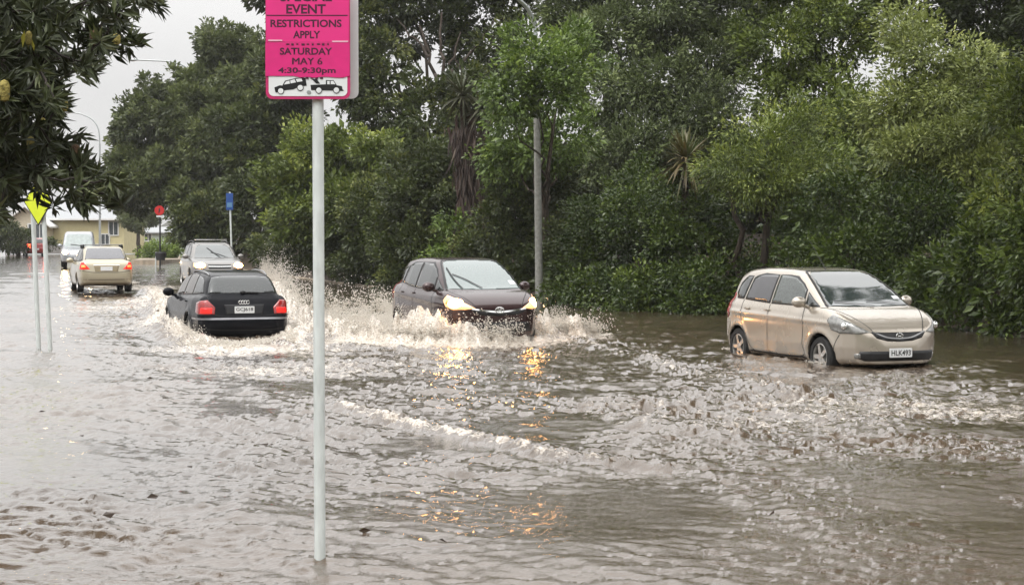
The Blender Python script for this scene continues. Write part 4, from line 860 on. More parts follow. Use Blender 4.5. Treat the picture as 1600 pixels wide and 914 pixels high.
def lobe_points(lobes, dens, back=.35, depth=.25):
    Cs, Ns, Ts = [], [], []
    for (cx, cy_, cz, rx, ry, rz) in lobes:
        area = 4 * math.pi * ((rx * ry) ** 1.6 / 3 + (rx * rz) ** 1.6 / 3 + (ry * rz) ** 1.6 / 3) ** (1 / 1.6); n = int(area * dens)
        u = unit(rng.standard_normal((n, 3)))
        tocam = unit(np.array([0, 0, CAM_H]) - np.array([cx, cy_, cz])); keep = (u @ tocam > -.15) | (rng.random(n) < back); u = u[keep]; n = len(u)
        ph = rng.random(6) * 6.28
        bump = 1 + .13 * np.sin(u[:, 0] * 4.3 + ph[0]) * np.sin(u[:, 2] * 5.1 + ph[1]) + .10 * np.sin(u[:, 1] * 7 + u[:, 2] * 6 + ph[2]) + .07 * np.sin(u[:, 0] * 11 + ph[3]) * np.sin(u[:, 2] * 13 + ph[4])
        r = (1 - depth * rng.random(n) ** 1.5) * bump
        P = np.array([cx, cy_, cz]) + u * r[:, None] * np.array([rx, ry, rz])
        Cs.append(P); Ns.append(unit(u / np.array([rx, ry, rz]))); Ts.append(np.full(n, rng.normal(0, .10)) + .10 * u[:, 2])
    C = np.vstack(Cs); Nn = np.vstack(Ns); T = np.concatenate(Ts)
    ok = np.ones(len(C), bool)
    for (cx, cy_, cz, rx, ry, rz) in lobes:
        d = ((C - [cx, cy_, cz]) / [rx, ry, rz]); ok &= (d * d).sum(1) > .42
    return C[ok], Nn[ok], T[ok]
GREENS = {
    'dark': leafmat('dark_leaf', (0.026, 0.037, 0.008), (0.065, 0.088, 0.017), (0.143, 0.163, 0.037)),
    'mid': leafmat('mid_leaf', (0.055, 0.080, 0.013), (0.149, 0.195, 0.032), (0.299, 0.342, 0.067)),
    'bright': leafmat('bright_leaf', (0.054, 0.090, 0.014), (0.151, 0.223, 0.037), (0.265, 0.349, 0.069)),
    'grey': leafmat('grey_leaf', (0.070, 0.091, 0.034), (0.182, 0.229, 0.089), (0.349, 0.405, 0.170)),
    'olive': leafmat('olive_leaf', (0.105, 0.132, 0.028), (0.263, 0.306, 0.084), (0.439, 0.474, 0.158)),
    'far': leafmat('far_leaf', (0.047, 0.061, 0.020), (0.111, 0.138, 0.040), (0.180, 0.213, 0.068)),
    'glossy': leafmat('glossy_leaf', (0.026, 0.048, 0.007), (0.082, 0.120, 0.018), (0.161, 0.218, 0.039), rough=.3),
    'banksia': leafmat('banksia_leaf', (0.027, 0.034, 0.013), (0.067, 0.084, 0.030), (0.152, 0.171, 0.071), rough=.5, transl=.15),
    'yellow': leafmat('fluffy_yellow_leaf', (0.267, 0.244, 0.024), (0.423, 0.383, 0.047), rough=.6),
}
BARK = mat('grey_brown_bark', (.055, .042, .032), .85, var=.5, scale=5, bump=.8, mapscale=(3, 3, .6))
BARKR = mat('red_brown_bark', (.045, .024, .018), .9, var=.5, scale=5, bump=.8, mapscale=(3, 3, .5))
def limb(b, p0, p1, r0, r1, wig=.12, n=6):
    p0, p1 = np.array(p0, float), np.array(p1, float); L = np.linalg.norm(p1 - p0); pts = []
    for i in range(n + 1):
        t = i / n; pts.append(tuple(p0 + (p1 - p0) * t + rng.standard_normal(3) * wig * L * .12 * math.sin(math.pi * t)))
    b.tube(pts, [r0 + (r1 - r0) * i / n for i in range(n + 1)], 8)
NL = [0]
def tree(name, label, lobes, green, leaf=.13, asp=.5, dens=3.2, nl=38, core=.8, rad=.40, trunk=None, group='trees along the far side of the road', bark=None, branches=None, droop=.2, back=.35, tv=.18, tbase=None, cat='tree', top=None, **k):
    x = np.mean([l[0] for l in lobes]); y = np.mean([l[1] for l in lobes]); base = trunk[0] if trunk else (x, y, float(zw(x, y)) + .5)
    root = empty(name, base, label, cat, group); inv = np.array(base)
    dens *= 1.35; nl = int(nl * 1.5); leaf *= 1.12
    dens *= .72; big_ = lobes; lobes = []
    for l in big_:                                  # each bough carries several smaller leafy heads
        lobes.append((l[0], l[1], l[2], l[3] * .80, l[4] * .80, l[5] * .80))
        for u in unit(rng.standard_normal((8, 3)) + np.array([0, -.45, .15])):
            k_ = rng.uniform(.26, .50); lobes.append((l[0] + u[0] * l[3] * .82, l[1] + u[1] * l[4] * .82, l[2] + u[2] * l[5] * .82, l[3] * k_, l[4] * k_, l[5] * k_ * .8))
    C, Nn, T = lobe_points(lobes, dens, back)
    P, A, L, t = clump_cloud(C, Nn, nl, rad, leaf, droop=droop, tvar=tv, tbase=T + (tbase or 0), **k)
    # inner mass of the crown: fewer, larger leaf sprays behind the outer clumps
    Ci, Ni = [], []
    for (cx, cy_, cz, rx, ry, rz) in big_:
        n_ = int(dens * 1.0 * (rx * rz * 3.2)); u = unit(rng.standard_normal((n_, 3))); q = u * (.35 + .38 * rng.random((n_, 1)))
        Ci.append(np.array([cx, cy_, cz]) + q * [rx, ry, rz]); Ni.append(u)
    Ci, Ni = np.vstack(Ci), np.vstack(Ni)
    P2, A2, L2, t2 = clump_cloud(Ci, Ni, int(nl * core), rad * 1.25, leaf * 1.9, droop=droop, tvar=tv, tl=.1)
    if top:                                         # the high part of the crown, above the picture
        C3, N3, _ = lobe_points(top, 1.6, .8); P3, A3, L3, t3 = clump_cloud(C3, N3, 40, .7, .40, tvar=tv)
        P2, A2, L2, t2 = np.vstack([P2, P3]), np.vstack([A2, A3]), np.concatenate([L2, L3]), np.concatenate([t2, t3])
    NL[0] += len(P) + len(P2)
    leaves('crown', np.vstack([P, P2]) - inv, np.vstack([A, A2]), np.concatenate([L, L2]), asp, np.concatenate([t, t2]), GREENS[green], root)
    b = MB(); r0 = trunk[1] if trunk else .2
    lobes = big_
    zt = min(l[2] - l[5] * .3 for l in lobes); fork = np.array([np.mean([l[0] for l in lobes]) * .5 + base[0] * .5, np.mean([l[1] for l in lobes]) * .5 + base[1] * .5, base[2] + max(.6, (zt - base[2]) * .75)])
    limb(b, (0, 0, -.6), fork - inv, r0, r0 * .75)
    for l in lobes: limb(b, fork - inv - (0, 0, .1), np.array(l[:3]) + (0, 0, l[5] * .35) - inv, r0 * .35, r0 * .08, .35, 8)
    for br in (branches or []): limb(b, np.array(br[0]) - inv, np.array(br[1]) - inv, br[2], br[3], .25, 8)
    b.build('trunk', bark or BARK, root, True)
    return root
def lb(px, py, dep, rpx, rpy, ry=None):
    """crown lobe seen at px,py (radius in px) standing dep metres away"""
    p = pt(px, py, dep); s = dep / F0; return (p[0], p[1], p[2], rpx * s, ry or (rpx + rpy) / 2 * s, rpy * s)
def ground_at(px, dep):
    x = (px - 800) / F0 * dep; return (x, DS * dep, float(zw(x, DS * dep)) + .15)

tree('round_tree', 'large round dark grey-green tree far left against the white sky, canopy hanging over the houses',
     [lb(225, 200, 47, 55, 70), lb(205, 275, 46, 38, 55), lb(255, 280, 45, 60, 55), lb(308, 152, 48, 56, 58), lb(340, 230, 46, 90, 110), lb(370, 110, 49, 75, 75), lb(330, 320, 44, 50, 40), lb(420, 170, 47, 60, 110)], 'far', .23, .5, 2.3, 36, .7, trunk=(ground_at(345, 47), .5))
tree('dark_tree', 'dark shaded tree behind the blue bus sign, its foliage reaching the ground',
     [lb(330, 345, 43, 60, 40), lb(400, 330, 40, 50, 70), lb(395, 230, 42, 55, 80), lb(450, 140, 42, 50, 80), lb(350, 375, 44, 55, 30), lb(440, 390, 37, 45, 45)], 'dark', .19, .55, 2.6, 36, .55, top=[lb(480, -20, 41, 80, 60)], trunk=(ground_at(400, 42), .35))
tree('domed_tree', 'light green domed tree directly behind the pink sign pole, brightest of the middle group',
     [lb(490, 255, 31, 70, 55), lb(450, 300, 31, 50, 45), lb(540, 240, 31, 50, 50), lb(470, 345, 30.5, 55, 40), lb(545, 320, 30, 65, 55), lb(590, 270, 30, 40, 60)], 'mid', .16, .5, 3.2, 36, .46, trunk=(ground_at(500, 32.5), .25), tbase=.12)
tree('ivy_hedge', 'dark ivy-covered hedge between the pink sign pole and the brown dead trunk',
     [lb(455, 400, 34, 50, 35), lb(520, 385, 30.5, 50, 50), lb(590, 370, 29, 60, 75), lb(650, 330, 28, 60, 100), lb(640, 400, 27.3, 60, 45), lb(560, 420, 29.5, 40, 22), lb(690, 300, 27.5, 40, 80)], 'dark', 0.120, .6, 3.6, 55, .42, group='hedges at the kerb', cat='hedge', tbase=.05)
tree('tall_dark_tree', 'tall dark evergreen with an open top and sky gaps, between pink sign and lamp post',
     [lb(600, 150, 33, 65, 90), lb(670, 190, 32, 70, 90), lb(570, 40, 34, 50, 40), lb(640, 10, 34, 60, 36), lb(720, 30, 34, 60, 36), lb(780, 90, 33, 40, 60), lb(730, 160, 32, 50, 60), lb(560, 120, 33, 35, 70), lb(800, 0, 34, 50, 40), lb(640, 62, 35, 34, 30), lb(722, 78, 35, 36, 36)], 'dark', .18, .5, 2.3, 34, .48, top=[lb(620, -90, 34, 110, 75), lb(760, -110, 34, 110, 85)], trunk=(ground_at(690, 32), .35), back=.2, tbase=.10,
     branches=[(tuple(pt(690, 150, 32.5)), tuple(pt(655, 40, 33)), .10, .04), (tuple(pt(690, 150, 32.5)), tuple(pt(690, 20, 33)), .09, .04), (tuple(pt(690, 150, 32.5)), tuple(pt(720, 50, 33)), .08, .03), (tuple(pt(670, 90, 32.7)), tuple(pt(620, 30, 33)), .06, .02), (tuple(pt(700, 120, 32.5)), tuple(pt(775, 30, 33)), .08, .03)])
tree('lamp_side_tree', 'bright green leafy tree wrapping the lamp post, hiding its middle',
     [lb(830, 100, 21.2, 55, 50), lb(800, 150, 21, 45, 50), lb(870, 140, 21, 50, 55), lb(815, 215, 23.6, 55, 50), lb(885, 220, 23.4, 50, 50), lb(790, 260, 23.8, 40, 40), lb(895, 80, 22, 45, 45)], 'bright', .12, .5, 4.2, 36, .36, trunk=(tuple(pt(862, 470, 24)), .13), back=.2)
tree('understorey_bush', 'dark dense bush filling the gap right of the brown trunk, behind the lamp post',
     [lb(800, 330, 24.3, 45, 70), lb(860, 330, 24.0, 50, 80), lb(800, 410, 24.2, 45, 45), lb(890, 410, 23.2, 50, 60), lb(845, 430, 23.8, 45, 40), lb(745, 400, 24.8, 30, 42)], 'dark', 0.096, .6, 4.4, 55, .36, group='hedges at the kerb', cat='bush', tbase=.10)
tree('yellow_green_shrub', 'yellow-green shrub at the foot of the brown dead trunk', [lb(712, 372, 25.3, 34, 42), lb(700, 420, 25.4, 40, 26)], 'bright', .12, .5, 4.0, 34, .34, group='hedges at the kerb', cat='bush')
tree('grey_gum_tree', 'tall pale grey-green fine-leaved tree rising behind the lamp post to the top of the picture',
     [lb(960, 60, 27, 70, 60), lb(1040, 30, 27, 70, 60), lb(1110, 90, 27, 60, 70), lb(940, 150, 26.5, 55, 55), lb(1030, 130, 26.5, 60, 50), lb(1000, 225, 26, 50, 50), lb(1120, 190, 26, 50, 55), lb(1060, 215, 26.4, 50, 50), lb(890, 30, 28, 50, 50), lb(1150, 20, 28, 60, 50), lb(930, 250, 26, 30, 40)], 'grey', .13, .42, 5.6, 42, .44, top=[lb(920, -90, 28, 110, 80), lb(1060, -110, 28, 120, 90)], trunk=(ground_at(1000, 27.5), .3), back=.15, tv=.2)
tree('creeper_hedge', 'dark creeper-covered hedge below the spiky cabbage palm, between lamp post and silver hatchback',
     [lb(935, 380, 22.2, 55, 70), lb(1000, 350, 21.2, 60, 75), lb(1070, 370, 20.6, 60, 85), lb(925, 455, 21.3, 45, 30), lb(885, 462, 22.0, 34, 26), lb(905, 435, 22.2, 34, 40), lb(965, 455, 20.9, 50, 34), lb(1030, 455, 20.2, 60, 42), lb(1110, 455, 19.5, 55, 46), lb(1090, 480, 19.3, 60, 26), lb(1000, 475, 20.0, 60, 20), lb(1010, 300, 22, 55, 40), lb(1130, 390, 20.6, 30, 50)], 'glossy', 0.088, .62, 4.6, 58, .34, group='hedges at the kerb', cat='hedge', tbase=-.06)
tree('willow_leaved_tree', 'rounded fine-leaved green tree on two thin bare trunks behind the silver hatchback',
     [lb(1200, 235, 19.6, 75, 55), lb(1150, 265, 19.4, 50, 45), lb(1255, 265, 19.4, 55, 50), lb(1205, 290, 19.2, 70, 38), lb(1235, 205, 20, 50, 40)], 'mid', .10, .28, 5.4, 48, .36, trunk=(ground_at(1188, 19.6), .12),
     branches=[(ground_at(1172, 19.7), tuple(pt(1140, 290, 19.5)), .10, .06), (tuple(pt(1188, 345, 19.6)), tuple(pt(1215, 280, 19.5)), .07, .04)], tbase=.10)
tree('broad_green_tree', 'broad green tree behind the fine-leaved one, filling the sky left of the olive tree',
     [lb(1220, 80, 24, 70, 65), lb(1300, 60, 24, 65, 65), lb(1280, 150, 23.5, 65, 50), lb(1330, 200, 22.5, 45, 60), lb(1210, 150, 24, 50, 45), lb(1360, 30, 25, 50, 50), lb(1250, 10, 25, 60, 45), lb(1320, 270, 21.5, 45, 50)], 'mid', .13, .5, 3.6, 38, .40, top=[lb(1220, -100, 25, 110, 80), lb(1340, -110, 25, 110, 80)], trunk=(ground_at(1290, 24), .28), back=.2)
tree('dark_backdrop_tree', 'near-black foliage at the upper right corner behind the olive tree', [lb(1540, 20, 24, 80, 60), lb(1600, 60, 23, 60, 70), lb(1470, 5, 25, 60, 45), lb(1650, 0, 22, 70, 80)], 'dark', .15, .5, 3.0, 36, .42, top=[lb(1500, -110, 25, 120, 80), lb(1640, -130, 23, 130, 90)], trunk=(ground_at(1560, 24.5), .3), tbase=-.12)
tree('olive_tree', 'large yellow-green tree with feathery tips above the right-hand hedge',
     [lb(1430, 110, 18.5, 60, 65), lb(1400, 190, 18.3, 45, 60), lb(1470, 180, 18, 60, 60), lb(1530, 130, 18, 50, 60), lb(1440, 240, 17.6, 60, 40), lb(1520, 215, 17.4, 55, 50), lb(1415, 50, 19, 40, 40), lb(1540, 270, 17.2, 50, 35)], 'olive', .10, .42, 6.2, 42, .36, trunk=(ground_at(1470, 19), .22), tv=.2)
tree('edge_tree', 'green tree cut by the right edge of the picture, yellow tips over dark leaves',
     [lb(1590, 170, 15.5, 50, 60), lb(1620, 260, 15, 60, 60), lb(1650, 130, 15.5, 60, 80), lb(1580, 320, 15, 50, 40), lb(1700, 250, 14, 70, 100)], 'mid', .10, .5, 5.2, 38, .32, top=[(10.0, 25, 10.5, 3.2, 3.6, 2.8), (8.4, 20, 12.0, 3, 3, 2.8), (11, 17, 11.5, 3, 3, 3), (7.4, 27, 13.5, 3, 3.5, 2.8)], trunk=(ground_at(1660, 15.8), .2), tbase=.14)
tree('leafy_hedge', 'dense dark hedge behind the silver hatchback under the olive tree',
     [lb(1245, 365, 20.6, 50, 50), lb(1310, 330, 18.6, 60, 65), lb(1260, 430, 18.4, 60, 50), lb(1340, 410, 17.6, 60, 70), lb(1300, 390, 19.4, 55, 60), lb(1360, 455, 17.3, 40, 40), lb(1425, 400, 17.3, 40, 50), lb(1400, 330, 17.6, 55, 55), lb(1390, 450, 17.0, 45, 45), lb(1460, 330, 17, 50, 50), lb(1190, 440, 20.4, 40, 45)], 'glossy', 0.080, .6, 5.0, 58, .32, group='hedges at the kerb', cat='hedge', tbase=-.06)
tree('broadleaf_bush', 'broad-leaved glossy bush overhanging the water at the right edge',
     [lb(1470, 440, 16.0, 45, 60), lb(1530, 420, 15.2, 55, 70), lb(1590, 450, 14.4, 50, 65), lb(1510, 495, 15.3, 45, 30), lb(1580, 505, 14.4, 45, 30), lb(1540, 360, 15.6, 55, 45), lb(1640, 400, 13.9, 60, 110), lb(1430, 480, 16.6, 25, 25), lb(1720, 420, 12.9, 70, 130)], 'glossy', 0.100, .5, 5.6, 52, .34, group='hedges at the kerb', cat='bush', tbase=.12, tv=.2)
# a second row closes the gaps at the back
for (px, dep, s_, nm, lbl, gcol) in [
        (560, 40, 1.0, 'screen_tree', 'dark tree at the back, seen through the open top of the tall evergreen', 'dark'),
        (780, 33, .9, 'screen_tree', 'dark tree at the back, in the gap beside the lamp post arm', 'dark'),
        (985, 34, .85, 'screen_tree', 'dim tree at the back, through the gaps of the pale grey-green tree', 'dark'),
        (1180, 31, .9, 'screen_tree', 'dim tree at the back, behind the fine-leaved tree', 'dark'),
        (1400, 28, 1.0, 'screen_tree', 'dim tree at the back, behind the top of the olive tree', 'dark'),
        (1650, 24, 1.2, 'screen_tree', 'dim tree at the back, beyond the right edge hedge', 'dark')]:
    g0 = ground_at(px, dep); x, y = g0[0], g0[1]
    tree(nm, lbl, [(x, y, 2.2 * s_ + .5, 3.6, 2.2, 2.4 * s_), (x - 1.8, y, 4.6 * s_, 2.4, 2, 2.0 * s_), (x + 1.9, y + .4, 4.9 * s_, 2.4, 2, 2.0 * s_)], gcol, .30, .6, 1.5, 34, .6, trunk=(g0, .25), group='trees along the far side of the road', back=.1, tbase=-.1)

# ---- dead brown trunk with hanging skirt of old fronds
b0 = pt(750, 430, 25.2); root = empty('dead_trunk', tuple(b0), 'brown dead trunk with hanging dry fronds between the pink sign and the lamp post', 'tree')
b = MB(); inv = b0
for px0, px1, r0 in ((752, 735, .30), (745, 722, .18), (718, 714, .12)):
    limb(b, pt(px0, 430, 25.2) - inv, pt(px1, 180, 25.6) - inv, r0, r0 * .45, .3, 9)
limb(b, pt(740, 260, 25.4) - inv, pt(775, 170, 25.8) - inv, .14, .05); limb(b, pt(728, 290, 25.4) - inv, pt(700, 200, 25.6) - inv, .12, .05)
b.build('trunk', BARKR, root, True)
n = 1100; t = rng.random(n); P = np.array([pt(722 + 24 * a + rng.normal(0, 10), 195 + 170 * a, 25.0 + .5 * rng.random()) for a in t]) - inv
leaves('dead_frond', P, np.c_[rng.normal(0, .22, n), rng.normal(-.1, .2, n), -np.ones(n)], .35 + .5 * rng.random(n), .10, rng.random(n), leafmat('dry_frond', (.022, .012, .009), (.05, .030, .022), (.085, .06, .042), rough=.7, transl=.1), root)

# ---- cabbage palms: spiky heads of sword leaves
def cabbage(px, py, dep, rpx, label, green, n=150, trunk_to=None):
    c = pt(px, py, dep); base = trunk_to; root = empty('cabbage_palm', tuple(base), label, 'palm', 'spiky palms')
    r = rpx * dep / F0; u = unit(rng.standard_normal((n, 3)) + np.array([0, 0, .25])); V = []; Fc = []; T = []
    for i in range(n):
        L = r * (.75 + .4 * rng.random()); a = u[i]; w = unit(np.cross(a, [0, 0, 1]) + 1e-3) * (.021 + .012 * rng.random()); b0 = len(V)
        for k in range(5):
            s_ = k / 4; p = c - base + a * L * s_ + np.array([0, 0, -.32 * L * s_ ** 2.4 * (1 - abs(a[2]) * .6)]); ww = w * (1 - s_ ** 2 * .95) * (0.5 + 1.1 * min(1, s_ * 3))
            V += [p - ww, p + ww]
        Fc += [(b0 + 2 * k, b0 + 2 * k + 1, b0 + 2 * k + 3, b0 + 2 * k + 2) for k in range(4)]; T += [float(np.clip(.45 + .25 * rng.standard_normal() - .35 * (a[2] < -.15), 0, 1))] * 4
    link('crown', np_mesh('crown', V, Fc, True, {'tint': ('FACE', T)}), green, root)
    b = MB(); limb(b, (0, 0, -.3), c - base, .11, .09, .15); b.build('trunk', BARK, root, True)
PALM = leafmat('palm_leaf', (.12, .09, .035), (.085, .11, .035), (.14, .17, .06), rough=.45, transl=.2)
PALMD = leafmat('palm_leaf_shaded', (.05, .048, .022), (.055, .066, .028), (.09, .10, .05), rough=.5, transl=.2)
cabbage(1072, 250, 20.2, 62, 'spiky cabbage palm head with yellowing lower leaves, in front of the dark hedge gap', PALM, 170, np.array(ground_at(1076, 20.8)))
cabbage(722, 150, 25.4, 48, 'dull spiky palm head above the brown dead trunk', PALMD, 120, np.array(ground_at(735, 26)))
cabbage(752, 172, 25.0, 44, 'lower dull spiky palm head right beside the brown dead trunk', PALMD, 120, np.array(ground_at(745, 25.8)))

# ---- near banksia hanging in from the left
base = np.array([-4.5, 9.4, -.1]); root = empty('banksia_tree', tuple(base), 'dark near tree hanging in from the left edge with yellow flower candles', 'tree')
poly = np.array([(-160, -60), (258, -60), (262, 15), (225, 38), (205, 20), (190, 75), (172, 105), (150, 135), (120, 125), (108, 175), (88, 205), (120, 215), (150, 235), (185, 268), (205, 250), (212, 300), (190, 335), (160, 330), (150, 352), (110, 325), (75, 300), (60, 330), (20, 345), (-10, 362), (-160, 380)], float)
holes = [(120, 45, 16, 14), (215, 60, 14, 10), (135, 82, 10, 8), (95, 100, 8, 7), (60, 322, 44, 44), (165, 155, 30, 40)]
def in_poly(q): return poly_sdf(np.array([q[0]]), np.array([q[1]]), poly)[0]
W = []; tries = 0
while len(W) < 1150 and tries < 30000:
    tries += 1; q = (rng.uniform(-160, 262), rng.uniform(-60, 365)); s_ = in_poly(q)
    if s_ > -9 - 9 * rng.random(): continue
    if math.sin(q[0] * .071 + 1.3 * math.sin(q[1] * .043)) * math.sin(q[1] * .083 + 2) > .36 and q[0] > 20: continue
    if any(((q[0] - h[0]) / h[2]) ** 2 + ((q[1] - h[1]) / h[3]) ** 2 < 1 and rng.random() < (.86 if h[0] == 60 else .95) for h in holes): continue
    if q[0] > 100 and rng.random() < .35: continue
    W.append((q[0], q[1], rng.uniform(4.3, 6.4)))
CONES = [(7, 142, 4.3, .030, .125, 0), (182, 62, 5.0, .026, .080, 0), (100, 165, 4.9, .026, .085, 0), (48, 226, 4.6, .024, .10, 0), (66, 192, 4.7, .022, .07, 0), (118, 236, 5, .030, .09, 1), (150, 60, 5, .04, .11, 1), (45, 60, 4.5, .02, .09, 0)]
for c_ in CONES: W += [(c_[0] + rng.normal(0, 16), c_[1] + 8 + rng.normal(0, 16), c_[2] + .05 + .1 * rng.random()) for _ in range(7)]
W += [(34, 286, 4.9), (74, 290, 5.0), (84, 318, 5.2)]
Wp = np.array([pt(*w) for w in W]); hub = np.array([pt(-60, y, 5.2) for y in (-40, 60, 160, 250, 320)])
P = []; A = []; L = []; T = []
for w in Wp:
    ax = unit(np.array([.8, -.25, .25]) + rng.standard_normal(3) * .55); n = rng.integers(14, 23); e1 = unit(np.cross(ax, [0, .3, 1])); e2 = np.cross(ax, e1); tt = rng.normal(.38, .2)
    for k in range(n):
        a = 2.4 * k + rng.random(); sp_ = .5 + .9 * rng.random(); d = unit(ax * (1.15 - sp_ * .55) + (e1 * math.cos(a) + e2 * math.sin(a)) * sp_ + np.array([0, 0, -.12]))
        P.append(w - ax * rng.random() * .07); A.append(d); L.append(rng.uniform(.09, .15)); T.append(np.clip(tt + rng.normal(0, .15), 0, 1))
leaves('crown', np.array(P) - base, np.array(A), np.array(L), .23, np.array(T), GREENS['banksia'], root, fold=.3)
b = MB(); limb(b, (0, 0, -.3), np.array([.1, .2, 1.6]), .17, .15)
for h in hub[:4]: limb(b, np.array([.1, .2, 1.4]), h - base, .06, .03, .3)
b.build('trunk', mat('dark_banksia_bark', (.03, .024, .02), .85, var=.4, scale=12, bump=.5), root, True); b = MB()
hd_ = np.min(np.linalg.norm(Wp[:, None] - hub[None], axis=2), axis=1)
for i_ in range(0, len(Wp), 2):
    c_ = np.where(hd_ < hd_[i_] - .02)[0]
    if not len(c_): continue
    dd_ = np.linalg.norm(Wp[c_] - Wp[i_], axis=1); j_ = c_[np.argmin(dd_)]
    if dd_.min() < .55: limb(b, Wp[j_] - base, Wp[i_] - base, .008, .005, .5, 4)
tw_ = b.build('twigs', mat('dark_banksia_bark', (.03, .024, .02)), root, True); tw_['kind'] = 'stuff'
FL = mat('yellow_flower_spike', (.27, .225, .06), .8, var=.35, scale=60, bump=.8); FLB = mat('brown_seed_cone', (.09, .05, .025), .85, var=.4, scale=60, bump=.8)
for (px, py, dep, r_, h_, kd) in CONES:
    m = FLB if kd else FL; c = pt(px, py, dep) - base; b = MB(); b.lathe([(0, -h_ / 2), (r_ * .75, -h_ / 2 + .008), (r_, -h_ * .2), (r_, h_ * .25), (r_ * .7, h_ / 2 - .01), (0, h_ / 2)], 14, 'Z', c)
    o = b.build('flower_spike', m, root, True)
leaves('yellow_leaf', np.array([pt(38 + 5 * i, 48 + 3 * i, 4.5) for i in range(3)]) - base, np.array([(.15 * i - .1, 0, -1) for i in range(3)], float), np.full(3, .10), .3, np.full(3, .6), GREENS['yellow'], root)
# low bush on the far island and a dark shrub by the yellow house
def far_bush(name, label, lobes, green, **k): return tree(name, label, lobes, green, .16, .55, 4.5, 34, .30, group='small far bushes', cat='bush', **k)
BD = at(255, 406)[1] / DS
far_bush('low_bush', 'low bright green bush on the kerbed island left of the silver wagon', [lb(245, 393, BD, 18, 12, .9), lb(268, 389, BD, 16, 14, .9), lb(230, 398, BD, 10, 8, .6), lb(258, 397, BD, 16, 9, .8)], 'bright', tbase=.15, trunk=(ground_at(250, BD), .04))
far_bush('house_shrub', 'dark shrub in front of the yellow house porch, behind the red car', [lb(20, 372, 62, 26, 22, 1.2), lb(-20, 360, 60, 40, 35, 1.5), lb(80, 380, 66, 9, 8, .6)], 'dark')
far_bush('garden_tree', 'small dull green tree between the yellow house and the white cottage', [lb(212, 345, 66, 18, 16, 1.4), lb(200, 325, 68, 18, 18, 1.4), lb(235, 340, 70, 14, 12, 1.2)], 'far')

print('LEAVES', NL)

# ------------------------------------------------------------------ the pink event sign on its pole
WHITEP = mat('galvanised_white_paint', (.60, .64, .63), .4, var=.14, scale=7, mapscale=(4, 4, 1))
PINK = mat('magenta_sheet', (.72, .035, .22), .38, var=.05, scale=7); PINK2 = mat('magenta_overlay_sheet', (.66, .028, .195), .36, var=.10, scale=9, bump=.15)
PBORD = mat('dark_pink_border', (.50, .03, .14), .4, var=.08, scale=9); SIGNW = mat('sign_white', (.72, .74, .75), .35, var=.05, scale=9)
PTXT = mat('plum_print', (.055, .008, .03), .5, var=.15, scale=30); GALV = mat('galvanised_steel', (.38, .40, .40), .4, .6, var=.15, scale=20)
pb = at(500, 880); root = empty('event_sign', tuple(pb), 'pink special event parking sign on a tall white pole in the foreground', 'sign')
lean = math.atan(0)
MB().tube([(0, 0, -.5), (-.002, 0, 3.2)], .030, 24).build('pole', WHITEP, root, True)
dS = pb[1]; sc_ = dS / F_PX * 1.0
def sp_(px, py): q = ptr(px, py, dS - .055) - pb; return q[0], q[2]
x0, z0 = sp_(415, 155); x1, _ = sp_(547, 155); xc, w_ = (x0 + x1) / 2, x1 - x0; z1 = z0 + .62; yf = -.045
face = empty('sign_panel_front', (0, 0, 0)); face.name = 'sign_panel'; face.parent = root
MB().prism(rrect(w_, .62, .035, 6, xc, z0 + .31), yf - .002, yf + .002).build('border', PBORD, face)
MB().prism(rrect(w_ - .030, .62 - .030, .026, 6, xc, z0 + .31), yf - .0040, yf - .0015).build('backing_face', SIGNW, face)
def sheet(name, px0, py0, px1, py1, m, y, jag=0):
    a = []; 
    for k in range(13): a.append((px0 + (px1 - px0) * k / 12, py1 + jag * rng.uniform(-1, 1) + (5 * jag / 2 if jag and 4 < k < 12 else 0)))
    for k in range(5): a.append((px1 + rng.uniform(-.6, .6) * bool(jag), py1 + (py0 - py1) * k / 4))
    for k in range(9): a.append((px1 + (px0 - px1) * k / 8, py0))
    P = [sp_(*q) for q in a]; b = MB(); b.prism(P, y - .0006, y + .0004); return b.build(name, m, face)
sheet('upper_sheet', 415.5, -60, 545, 66, PINK, yf - .0052)
sheet('lower_sheet', 414.5, 66.5, 546, 118.5, PINK2, yf - .0068, 1.0)
def strip(name, px0, px1, py, h, m, y): 
    a, b_ = sp_(px0, py - h / 2), sp_(px1, py + h / 2); b = MB(); b.box(((a[0] + b_[0]) / 2, y, (a[1] + b_[1]) / 2), (b_[0] - a[0], .0008, a[1] - b_[1])); return b.build(name, m, face)
strip('rule_line', 416, 543, 24.5, 1.6, PTXT, yf - .0064)
strip('torn_edge', 419, 441, 63.6, 2.0, mat('torn_pale_paper', (.75, .45, .55), .6), yf - .0080); strip('torn_edge', 519, 544, 65.2, 2.2, mat('torn_pale_paper', (.75, .45, .55), .6), yf - .0080)
def line(txt, cx, cyp, wpx, hpx, y=-.0064, bold=.028):
    c = sp_(cx, cyp); text_mesh('lettering', txt, PTXT, face, (c[0], yf + y, c[1]), width=wpx * dS / F_PX, height=hpx * dS / F_PX, bold=bold)
line('SPECIAL', 478, -4.5, 80, 14); line('EVENT', 478, 14.5, 61, 14.5); line('RESTRICTIONS', 478, 37, 110, 12); line('APPLY', 479, 54.5, 42, 11.5)
line('SATURDAY', 478, 80.5, 81, 11, -.0082); line('MAY 6', 480.4, 96, 46, 10.5, -.0082, 0); line('MAY 6', 479.6, 96, 46, 10.5, -.0084, 0); line('4:30-9:30pm', 479.5, 111.5, 89, 11.5, -.0082)
for k in range(9):
    strip('print_remnant', 447 + 8 * k, 452 + 8 * k - (k % 3), 69.5 + .4 * (k % 2), 2.2 + (k % 2), PTXT, yf - .0082)
for k in range(5):
    strip('print_remnant', 470 + 7.5 * k, 474.5 + 7.5 * k, 121.5 + .6 * k * .4, 2.6 + (k % 2), PTXT, yf - .0068)
